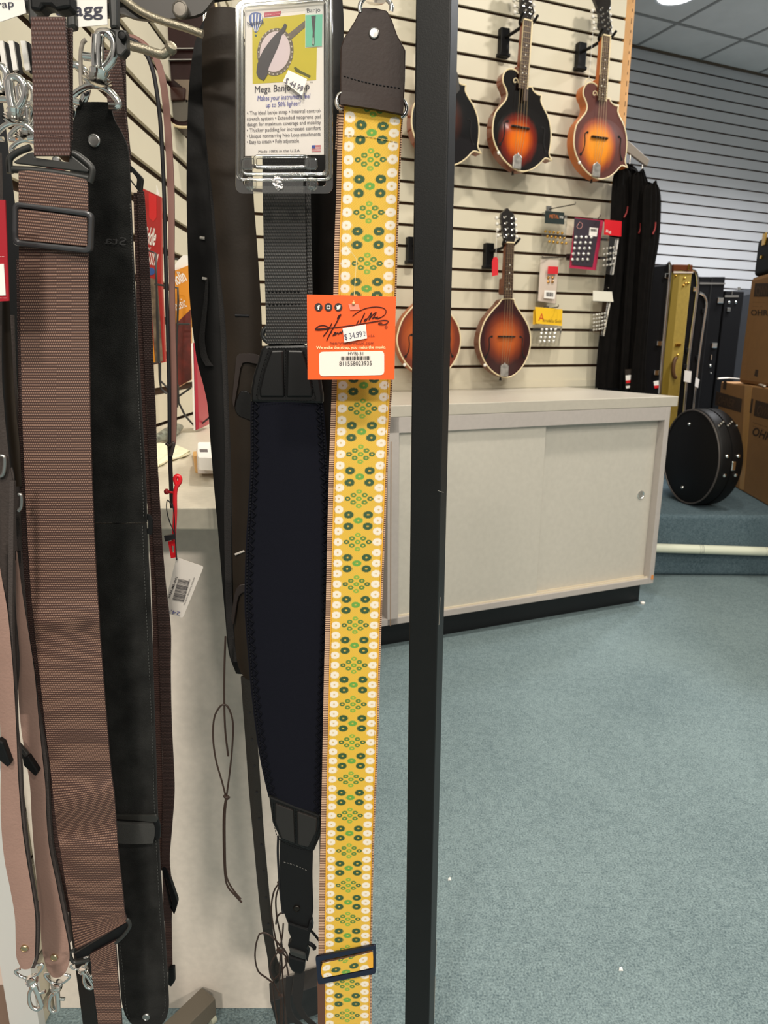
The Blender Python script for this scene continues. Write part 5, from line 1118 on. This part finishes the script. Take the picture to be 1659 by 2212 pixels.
for x, y in ((432, 513), (437, 601)): ptube('slot', [(x, y), (x+10, y+2)], UG1, .0014, mat('light through the slot', (196, 188, 178), .6), gs, sub=1, o=-.008)
ribbon('hanging_loop', [(444, 450, 604), (441, 449, 640), (436, 446, 680), (430, 442, 730), (434, 448, 770), (444, 460, 790)], UG1, M_edge, gs, th=.002, o=-.006)
ribbon('tail', [(520, 547, 1462), (524, 550, 1520), (530, 556, 1600), (537, 563, 1700), (546, 570, 1800), (555, 579, 1900), (566, 588, 2000), (578, 598, 2070), (580, 608, 2092), (584, 606, 2112), (594, 598, 2124)], UG1, mat('dark olive leather', (36, 30, 24), .5, bump=.2, bscale=500), gs, th=.0028, bulge=.0006)
for k in range(9):
    y = 1540+k*57; x = 536+(y-1500)*.088; lathe('punched_hole', UG1(x, y, .0008), UG1.n, [(0, .0013), (.0003, .0013), (.0002, .0002)], M_dark, gs, 10)
t = thing('leather_lace', 'thin dark leather lace tied in a long loop in front of the grey counter', 'lace', UG1(520, 1948))
M_lace = mat('dark lace', (52, 36, 28), .5); L_ = UY(.65)
ptube('strand', [(487, 1375), (485, 1430), (484, 1500), (486, 1570), (490, 1610), (493, 1633)], L_, .0011, M_lace, t)
ptube('loop', [(488, 1722), (480, 1690), (466, 1640), (460, 1590), (463, 1550), (474, 1528), (484, 1522), (494, 1530), (503, 1560), (502, 1610), (496, 1670), (489, 1722)], L_, .0010, M_lace, t, o=.002)
ptube('knot', [(484, 1718), (488, 1722), (494, 1722), (488, 1727)], L_, .0018, M_lace, t, o=.003)
ptube('end', [(488, 1724), (483, 1760), (483, 1830), (486, 1890), (492, 1915), (506, 1932), (522, 1949)], L_, .0011, M_lace, t); ptube('end', [(490, 1724), (486, 1760), (486, 1830), (488, 1884), (495, 1908), (508, 1928), (520, 1942)], L_, .0010, M_lace, t, o=.003)
t = thing('lace_bundle', 'tangle of thin dark brown leather laces beside the plastic buckle at the bottom', 'laces', L_(610, 2212))
for pp in ([(603, 1908), (592, 1925), (586, 1960), (590, 2000), (598, 2040), (604, 2060)], [(604, 1912), (596, 1940), (598, 1980), (606, 2020), (610, 2050)], [(614, 1972), (604, 1974), (598, 1984), (596, 1996)], [(560, 2018), (553, 2040), (551, 2070), (558, 2098), (575, 2112), (588, 2122)], [(560, 2018), (570, 2015), (582, 2020), (596, 2032), (606, 2044)], [(612, 1995), (610, 2020), (604, 2050), (596, 2062), (586, 2080), (584, 2100), (592, 2118)], [(604, 2056), (616, 2064), (620, 2078), (612, 2092), (600, 2108), (590, 2118)], [(606, 2060), (604, 2100), (605, 2150)], [(608, 2062), (610, 2100), (612, 2130), (616, 2180), (622, 2230)], [(588, 2124), (592, 2160), (598, 2200), (604, 2240)], [(590, 2120), (598, 2138), (606, 2150)], [(606, 2150), (606, 2180), (604, 2230)], [(608, 2152), (610, 2190), (608, 2240)], [(616, 2070), (622, 2100), (625, 2130), (616, 2170), (618, 2230)], [(612, 2048), (620, 2062), (624, 2080)]):
    ptube('lace', pp, L_, .0010, M_lace, t, o=random.uniform(-.006, .004))
ptube('knot', [(600, 2050), (606, 2056), (612, 2054)], L_, .0026, M_lace, t, o=.004); ptube('knot', [(602, 2148), (606, 2152), (610, 2150)], L_, .002, M_lace, t, o=.004); ptube('knot', [(602, 1905), (604, 1912)], L_, .0022, M_lace, t, sub=1, o=.0)
# ================================================================ thin brown mandolin strap with red clip and paper tag
UMs = UY(.60)
t = thing('mandolin_strap', 'very thin brown leather strap with black edge curving over to a red clip', 'strap', UMs(372, 1100))
arch = [(274, 78, 6), (296, 88), (318, 112), (332, 150), (342, 200), (350, 270), (356, 350), (360, 430), (363, 560), (366, 700), (369, 820), (371, 900), (371, 958)]
ribbon('brown_face', [(x, x+12+ (2 if y < 500 else 0), y) for x, y, *r in [(318, 104), (334, 136), (345, 180), (352, 240), (358, 330), (362, 430), (364, 560), (366, 700), (369, 820), (369, 900), (367, 958)]], UMs, mat('brown pink leather', (128, 90, 80), .6), t, th=.002)
ptube('arch', [(276, 80), (292, 84), (308, 94), (320, 106), (330, 124)], UMs, .0024, mat('brown pink leather', (128, 90, 80), .6), t, o=-.001)
ptube('black_edge', [(276, 84), (292, 90), (308, 104), (320, 124), (331, 156), (339, 200), (346, 260), (351, 340), (355, 430), (358, 560), (362, 700), (365, 820), (366, 900), (366, 958)], UMs, .0017, M_dark, t, o=.002)
ribbon('thin_end', [(361, 371, 955), (363, 371, 1000), (365, 373, 1050), (367, 374, 1098)], UMs, mat('black thin leather', (34, 26, 26), .5), t, th=.002)
ptube('wrap', [(359, 957), (366, 962), (375, 957), (374, 965), (369, 985)], UMs, .0016, mat('dark thread wrap', (60, 48, 44), .5), t, o=.002)
M_red = mat('bright red plastic', (220, 30, 40), .3)
t = thing('hang_clip', 'bright red plastic clip on the end of the very thin strap', 'clip', UMs(370, 1205))
lathe('ball', UMs(360, 1062, .004), V((0, -1, .2)), [(-.0026, .0005), (-.002, .0018), (0, .0027), (.002, .0018), (.0026, .0005)], mat('dark red plastic', (150, 24, 28), .3), t, 16)
ptube('hook', [(381, 1046), (378, 1034), (383, 1028), (389, 1032), (388, 1042), (381, 1052), (378, 1070), (378, 1110), (376, 1150), (374, 1178)], UMs, .0020, M_red, t, o=.002); ptube('bar', [(362, 1062), (378, 1064)], UMs, .0014, M_red, t, sub=1, o=-.001)
frame('base_loop', [(363, 1170), (378, 1168), (380, 1204), (369, 1206)], [(369, 1177), (375, 1176), (376, 1194), (371, 1195)], UMs, .003, M_red, t, o=.004)
t = thing('hang_tag', 'white plastic barcode tag hanging from the red clip in front of the counter', 'tag', UMs(390, 1334))
prism('card', quad([(381, 1204), (440, 1224), (395, 1335), (352, 1322)], 5), UMs, .0006, mat('tag plastic', (196, 188, 180), .35), t, o=.006)
tb = barcode(372, 1296, 385, 1250, UMs, .0068, n=20, vert=(25, 5)); tb.build('barcode', mat('tag print', (70, 66, 66), .6), t)
prints('print', [('SAN-ML-041', 367, 1292, 384, 1247, 5, 0, .02), ('8 17042 03397 3', 396, 1300, 411, 1252, 3), ('Mandolin Backstring Adapter', 399, 1307, 421, 1247, 3)], UMs, mat('tag print', (70, 66, 66), .6), t, o=.0069)
prints('pen_mark', [('24.9', 390, 1322, 360, 1315, 8)], UMs, mat('blue pen', (90, 90, 130), .6), t, o=.0069)
prism('black_tie', [(354, 1158), (375, 1155), (376, 1165), (357, 1170)], UMs, .003, M_dark, t, o=.008)
for pp in ([(372, 1094), (362, 1080), (360, 1100), (366, 1126), (376, 1150), (379, 1170), (382, 1210)], [(372, 1086), (376, 1110), (378, 1150), (381, 1210)]): ptube('cord', pp, UMs, .0005, M_dark, t, o=.008)
# ================================================================ second brown webbing strap (seen edge on at the right of the suede strap)
UB2 = UY(.585)
t = thing('webbing_strap', 'folded brown webbing strap seen edge on, hanging behind the black suede strap', 'strap', UB2(365, 2140))
ribbon('upper_webbing', [(222, 256, 108), (226, 262, 150), (232, 268, 220), (240, 276, 310), (262, 284, 372)], UB2, M_web2, t, o=.001); ribbon('upper_layer', [(250, 270, 112), (256, 271, 180), (262, 273, 250), (268, 282, 340)], UB2, M_webedge, t, o=-.004)
frame('ring', quad([(258, 356), (283, 357), (308, 384), (304, 420), (290, 420), (262, 400)], 5), quad([(266, 364), (280, 365), (296, 386), (294, 404), (286, 404), (268, 392)], 4), UB2, .004, M_gplas, t, o=.004, bevel=.001)
ribbon('inner_layer', [(288, 300, 416), (292, 306, 560), (297, 311, 720), (302, 315, 860), (310, 322, 980), (318, 328, 1090), (324, 336, 1200), (328, 342, 1300), (330, 345, 1400), (333, 348, 1550), (338, 352, 1700), (336, 354, 1800), (342, 360, 1880)], UB2, M_web2, t, o=.0)
ribbon('outer_layer', [(296, 310, 412), (300, 318, 520), (306, 326, 660), (312, 330, 780), (317, 335, 880), (322, 338, 980), (327, 344, 1080), (332, 350, 1180), (338, 358, 1270), (342, 368, 1360), (345, 368, 1450), (348, 370, 1560), (352, 375, 1660), (352, 376, 1720), (350, 370, 1800), (350, 366, 1860), (352, 372, 1930), (353, 370, 1990)], UB2, M_webedge, t, o=.004)
frame('ring', quad([(350, 1872), (360, 1880), (384, 1950), (376, 1978), (354, 1968)], 6), quad([(354, 1890), (360, 1900), (372, 1950), (368, 1962), (356, 1955)], 4), UB2, .005, M_blk, t, o=.006, bevel=.0012)
ribbon('lower_layer', [(352, 368, 1950), (356, 370, 1990), (358, 371, 2050), (362, 372, 2100)], UB2, M_web2, t)
prism('end_buckle', [(363, 2094), (376, 2092), (377, 2122), (369, 2134), (362, 2128)], UB2, .006, M_blk, t, bevel=.0015, o=.005)
# ================================================================ black suede strap
US = UY(.545)
ss = thing('suede_strap', 'black suede leather strap with chrome rivets behind the wide brown webbing strap', 'strap', US(310, 2212))
ribbon('upper_band', [(170, 238, 221), (167, 240, 232), (160, 247, 258), (156, 262, 285), (153, 275, 318), (151, 279, 370), (151, 283, 460), (153, 288, 570), (157, 294, 680), (160, 300, 790), (164, 305, 890), (168, 311, 990), (171, 315, 1070), (173, 316, 1129)], US, M_suede, ss, th=.003, bulge=.001, edge=M_edge)
ribbon('lower_band', [(175, 315, 1131), (182, 319, 1200), (192, 324, 1300), (200, 328, 1400), (208, 332, 1520), (217, 336, 1640), (226, 339, 1740), (236, 344, 1850), (246, 351, 1960), (255, 358, 2060), (261, 363, 2150), (268, 363, 2185), (278, 356, 2205), (296, 340, 2222)], US, M_suede, ss, th=.003, bulge=.001, edge=M_edge)
stitches('stitching', [(281, 440), (286, 560), (292, 700), (299, 860), (308, 1040), (310, 1120)], US, 7, 4, .00028, mat('grey thread', (72, 72, 70), .6), ss, o=.0012, kind='stuff')
stitches('stitching', [(308, 1136), (312, 1240), (318, 1360), (324, 1480), (330, 1620), (334, 1760), (340, 1870), (346, 1980), (353, 2080), (357, 2170), (350, 2195)], US, 7, 4, .00028, mat('grey thread', (72, 72, 70), .6), ss, o=.0012, kind='stuff')
stitches('stitching', [(258, 2030), (268, 2120), (273, 2180), (282, 2205)], US, 7, 4, .00028, mat('grey thread', (72, 72, 70), .6), ss, o=.0012)
rivet('rivet', US, 204, 304, .0046, M_steel, ss, o=.0015); rivet('rivet', US, 316, 2196, .0040, M_steel, ss, o=.0015)
frame('ring', quad([(165, 1102), (322, 1112), (329, 1125), (327, 1156), (320, 1150), (312, 1140), (170, 1138)], 3), quad([(170, 1108), (316, 1118), (320, 1126), (320, 1144), (317, 1140), (312, 1130), (172, 1128)], 2), US, .003, M_blk, ss, o=-.002)
prism('slider_bar', quad([(196, 1762), (336, 1762), (340, 1772), (338, 1777), (196, 1776)], 2), US, .003, M_gplas, ss, o=.005, bevel=.0008); prism('slider_side', [(330, 1772), (340, 1768), (346, 1790), (345, 1812), (336, 1818), (332, 1800)], US, .004, M_blk, ss, o=.004, bevel=.001)
ribbon('slider_roll', [(225, 331, 1776, 1780), (224, 334, 1788), (224, 334, 1804), (228, 330, 1818, 1822)], US, mat('rubbed suede', (52, 52, 50), .95, bump=.4, bscale=1500), ss, th=.004, bulge=.002, o=.005)
prints('embossed_mark', [('Sta', 226, 526, 272, 530, 17, 0, 0, 1)], US, mat('embossed black', (42, 42, 42), .6), ss, o=.0021)
# ================================================================ front brown webbing strap
UW = LEAN(.492, 1.13, .505, .35)
ws = thing('webbing_strap', 'wide brown nylon webbing strap with plastic triangle ring and slider, nearest at the left', 'strap', UW(240, 2212))
ribbon('upper_webbing', [(66, 140, 36), (68, 143, 90), (70, 147, 170), (72, 150, 250), (73, 151, 325), (74, 150, 336)], UW, webbing('brown woven webbing narrow', (66, 40, 35), (118, 84, 74), row=.0027, col=.0018, amt=.6), ws, th=.0022, edge=M_webedge, o=.004)
ribbon('upper_underlayer', [(110, 155, 60), (112, 155, 170), (112, 155, 300)], UW, M_webedge, ws, th=.002, o=-.001)
ptube('triangle_ring', [(66, 318), (40, 328), (23, 340), (20, 352), (22, 374)], UW, .0022, M_gplas, ws, sub=3, o=.0); ptube('triangle_ring', [(150, 332), (162, 332), (182, 346), (198, 362), (199, 378), (194, 394)], UW, .0022, M_gplas, ws, sub=3)
prism('triangle_plate', [(30, 348), (60, 330), (72, 328), (74, 340), (148, 350), (150, 332), (192, 366), (190, 372), (30, 352)], UW, .003, M_gplas, ws, o=.0015, bevel=.0006)
ptube('triangle_bar', [(22, 374), (30, 366), (110, 372), (194, 386)], UW, .0024, M_gplas, ws, sub=2, o=-.001)
wr = [(40, 188, 358, 378), (40, 189, 380, 398), (40, 190, 450, 460), (41, 190, 560), (43, 191, 680), (46, 193, 800), (49, 195, 920), (54, 199, 1050), (60, 204, 1170), (67, 210, 1280), (73, 214, 1340, 1335, .002), (77, 216, 1385, 1375, -.002), (88, 224, 1480), (99, 232, 1580), (110, 240, 1670), (117, 246, 1740, 1715, .003), (124, 251, 1800, 1780, -.003), (131, 255, 1840), (142, 263, 1910), (152, 269, 1970), (158, 272, 2020, 1982), (163, 274, 2052, 1992)]
ribbon('main_webbing', wr, UW, M_web, ws, th=.002, edge=M_webedge, bulge=.0006, wave=.0012, wn=4, sub=7, nu=8)
ribbon('rear_layer', [(r[0]-(6+min(8, max(0, (r[2]-700)/80))), r[0]+30, r[2]) for r in wr[3:-2] if len(r) < 5], UW, M_webedge, ws, th=.002, o=-.0045, wave=.0012, wn=4)
stitches('stitching', [(60, 398), (110, 405), (176, 416)], UW, 6, 3.6, .0003, mat('dark brown thread', (48, 28, 26), .6), ws, o=.0012)
stitches('stitching', [(88, 290), (140, 296)], UW, 5, 3.2, .0003, mat('dark brown thread', (48, 28, 26), .6), ws, o=.0062)
so = quad([(25, 434), (200, 456), (197, 548), (24, 530)], 16, 5); si = quad([(36, 447), (190, 468), (187, 534), (36, 518)], 9, 5)
frame('slider', so, si, UW, .005, mat('slider grey plastic', (66, 66, 68), .3, .3), ws, o=.0055, bevel=.0016)
ribbon('slider_wrap', [(36, 188, 450, 470), (36, 188, 468, 484), (36, 188, 490, 506), (37, 188, 518, 532)], UW, M_web, ws, th=.003, bulge=.0012, o=.0035, edge=M_webedge)
prism('lower_ring_plate', [(160, 2062), (276, 1992), (280, 2004), (264, 2016), (250, 2032), (196, 2064), (166, 2072)], UW, .003, M_blk, ws, o=.0, bevel=.0006)
ptube('lower_ring', [(163, 2052), (152, 2056), (152, 2066), (160, 2078), (180, 2076), (196, 2072)], UW, .0017, M_gplas, ws, o=.002); ptube('lower_ring', [(250, 2036), (266, 2022), (280, 2002), (278, 1990), (273, 1986)], UW, .0017, M_gplas, ws, o=.002)
ribbon('lower_webbing', [(194, 249, 2062, 2032), (196, 251, 2080, 2060), (199, 254, 2110), (204, 258, 2150), (210, 262, 2195), (214, 264, 2240)], UW, M_web, ws, th=.002, edge=M_webedge, o=.003)
ribbon('lower_rear', [(206, 222, 2130), (212, 228, 2190), (216, 232, 2240)], UW, M_webedge, ws, o=-.002)
stitches('stitching', [(215, 2086), (228, 2072), (243, 2066)], UW, 5, 3.2, .0003, mat('dark brown thread', (48, 28, 26), .6), ws, o=.0045)
# ================================================================ taupe leather straps at the left edge
UA1, UA2 = UY(.47), UY(.50); M_edge2 = mat('grey cut leather edge', (62, 54, 51), .85, bump=.4, bscale=900)
t1 = thing('leather_strap', 'taupe suede leather strap with chrome clip, leftmost of the pair at the left edge', 'strap', UA1(60, 2180))
ribbon('lower_band', [(-16, -10, 1170), (-15, 4, 1250), (-14, 16, 1320), (-14, 24, 1400), (-6, 30, 1480), (2, 36, 1600), (2, 38, 1660), (1, 42, 1720), (3, 48, 1790), (10, 58, 1860), (22, 68, 1920), (32, 76, 1980), (34, 76, 2040), (36, 74, 2070), (46, 66, 2092)], UA1, M_tan, t1, th=.0035, bulge=.001, edge=M_edge)
ribbon('cut_edge', [(21, 30, 1040), (19, 29, 1130), (18, 28, 1220), (18, 27, 1310), (20, 28, 1400), (26, 34, 1500), (30, 37, 1580), (37, 45, 1650), (41, 48, 1720), (48, 56, 1800), (58, 65, 1870), (68, 75, 1930), (77, 83, 1990), (76, 82, 2050), (74, 80, 2074), (67, 74, 2092)], UA1, M_edge2, t1, th=.003, o=-.0015)
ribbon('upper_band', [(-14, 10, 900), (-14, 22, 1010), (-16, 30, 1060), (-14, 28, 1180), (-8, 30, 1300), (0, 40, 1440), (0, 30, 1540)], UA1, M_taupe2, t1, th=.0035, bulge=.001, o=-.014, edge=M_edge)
prism('slider', [(-6, 1598), (6, 1606), (22, 1650), (16, 1658), (-6, 1640)], UA1, .006, M_blk, t1, o=.006, bevel=.001)
rivet('rivet', UA1, 53, 2048, .0032, mat('pale brass rivet', (206, 186, 150), .3, 1), t1, o=.0015)
clip(t1, 62, 2088, 84, 2180, UA1, .0013, o=.001)
t2 = thing('leather_strap', 'taupe suede leather strap with chrome clip, right one of the pair beside the webbing', 'strap', UA2(120, 2190))
ribbon('lower_band', [(35, 37, 1190), (35, 48, 1280), (36, 62, 1370), (37, 74, 1450), (44, 84, 1560), (56, 92, 1640), (65, 98, 1700), (68, 100, 1760), (73, 106, 1830), (79, 120, 1900), (86, 136, 1980), (90, 148, 2040), (95, 150, 2072), (103, 144, 2096), (112, 132, 2110)], UA2, M_tan, t2, th=.0035, bulge=.001, edge=M_edge)
ribbon('cut_edge', [(33, 39, 1100), (38, 45, 1190), (46, 54, 1290), (55, 63, 1380), (66, 74, 1460), (80, 88, 1560), (94, 101, 1640), (98, 105, 1700), (100, 108, 1760), (107, 114, 1830), (121, 128, 1900), (136, 144, 1980), (147, 153, 2036)], UA2, M_edge2, t2, th=.003, o=-.0015)
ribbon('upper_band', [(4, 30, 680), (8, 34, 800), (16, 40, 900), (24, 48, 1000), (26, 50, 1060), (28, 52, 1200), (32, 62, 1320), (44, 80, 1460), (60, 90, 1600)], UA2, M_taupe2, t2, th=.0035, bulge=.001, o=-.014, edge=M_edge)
prism('slider', [(30, 1606), (56, 1636), (60, 1634), (82, 1668), (76, 1678), (50, 1654), (48, 1640)], UA2, .006, M_blk, t2, o=.006, bevel=.001); prism('slider_bar', [(32, 1608), (38, 1606), (60, 1632), (54, 1638)], UA2, .004, M_gplas, t2, o=.009, bevel=.001)
rivet('rivet', UA2, 117, 2068, .0034, mat('pale brass rivet', (206, 186, 150), .3, 1), t2, o=.0015)
clip(t2, 124, 2104, 118, 2186, UA2, .0014, o=.001)
t3 = thing('leather_strap', 'dark taupe leather strap with metal ring at the upper left edge under the red card', 'strap', UA2(20, 1000))
U3 = UY(.485)
ribbon('band', [(-30, 4, 330), (-30, 6, 420), (-30, 5, 600), (-30, 4, 800), (-30, 9, 880), (-30, 13, 950), (-30, 15, 985)], U3, M_taupe2, t3, th=.004, bulge=.003, edge=M_edge)
ribbon('side_band', [(2, 20, 640), (6, 26, 760), (12, 34, 880), (20, 42, 960), (28, 47, 1050)], U3, M_leatherK2, t3, th=.003, bulge=.001, o=-.01, edge=M_edge)
ptube('ring', [(2, 984), (10, 988), (10, 1010), (6, 1026), (-4, 1030)], U3, .0014, M_steel, t3, o=.004); ptube('ring', [(40, 1068), (46, 1070), (46, 1094), (40, 1104)], U3, .0013, M_steel, t3, o=.0)
ribbon('lower_loop', [(-20, 26, 1010), (-20, 31, 1040), (-20, 29, 1120), (-14, 28, 1200), (-10, 30, 1290)], U3, M_taupe2, t3, th=.004, bulge=.002, o=.0, edge=M_edge)
t = thing('card_pack', 'red printed card with white panel at the left picture edge', 'card', UY(.46)(0, 650))
U4 = UY(.46)
prism('card', [(-60, 431), (11, 432), (19, 650), (-60, 654)], U4, .001, mat('deep red card', (160, 18, 34), .4), t); prism('white_panel', [(-60, 572), (8, 570), (12, 638), (-60, 640)], U4, .0004, Mw, t, o=.0006)
prints('print', [('-- ---', -30, 556, 9, 556, 5), ('---', -12, 645, 14, 645, 4)], U4, Mw, t, o=.0006)
# upper left chrome clips hanging on the rod
UC = UY(.56)
for i, (x0, y0, x1, y1, o, lb) in enumerate(((8, 240, -6, 142, 0, 'chrome swivel clip at the upper left, leftmost of the cluster'), (34, 300, 30, 166, .01, 'chrome swivel clip at the upper left, tallest of the cluster'), (60, 300, 52, 180, -.02, 'chrome swivel clip at the upper left, right one of the cluster'), (58, 330, 62, 226, .0, 'small chrome swivel clip low in the upper left cluster'))):
    t = thing('swivel_hook', lb, 'clip', UC(x0, y0), 'chrome clips hanging at the upper left'); clip(t, x0, y0, x1, y1, UC, .0022, o=o)
for i, (x, lb) in enumerate(((2, 'leftmost white plastic hook sleeve on the rod'), (24, 'middle white plastic hook sleeve on the rod'), (50, 'right white plastic hook sleeve on the rod'))):
    t = thing('hanger_sleeve', lb, 'hanger', UC(x, 150), 'plastic sleeves on the rod at the upper left')
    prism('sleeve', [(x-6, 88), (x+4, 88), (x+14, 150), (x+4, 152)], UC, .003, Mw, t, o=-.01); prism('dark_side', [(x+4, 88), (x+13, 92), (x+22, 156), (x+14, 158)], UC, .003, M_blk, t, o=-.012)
t = thing('swivel_hook', 'large chrome swivel clip holding the black suede strap', 'clip', US(215, 240)); clip(t, 205, 226, 226, 70, US, .0027, o=.004)
t['label'] = 'large chrome swivel clip holding the top of the black suede strap'
t = thing('swivel_hook', 'chrome swivel clip half hidden behind the right edge of the narrow brown webbing', 'clip', UC(158, 330)); clip(t, 152, 330, 158, 140, UC, .0024, o=-.004)
t = thing('swivel_hook', 'small chrome swivel clip hanging under the lower plastic ring of the brown webbing', 'clip', UC(196, 2130)); clip(t, 170, 2076, 200, 2134, UY(.53), .0012, o=0)
t = thing('cable_tie', 'white plastic cable tie between the webbing and the large chrome clip', 'cable tie', UC(176, 190))
ptube('loop', [(186, 86), (179, 92), (175, 110), (174, 140), (175, 180), (180, 196), (188, 200)], UC, .0016, mat('grey white tie', (150, 142, 132), .4), t); ptube('tail', [(180, 196), (186, 204), (190, 198)], UC, .0012, M_dark, t)
t = thing('swivel_hook', 'row of chrome hooks far back at the rack top', 'clip', UY(.9)(438, 40)) if False else None
# light reflecting hanging chrome rods near the top
t = thing('display_rods', 'cluster of thin chrome pegs hanging at the rack top left of the package', 'pegs', UY(.8)(445, 60))
for k in range(4): tube('peg', [UY(.8)(440+5*k, 24), UY(.8)(441+5*k, 70)], .0012, M_chrome, t, 8)
t = thing('strap_card', 'tiny red card and rivet visible through the plastic triangle ring', 'card', UC(120, 366))
prism('card', [(100, 356), (140, 360), (140, 374), (100, 370)], UC, .001, mat('deep red card', (160, 18, 34), .4), t); rivet('eyelet', UC, 122, 346, .003, M_chrome, t, o=.002)
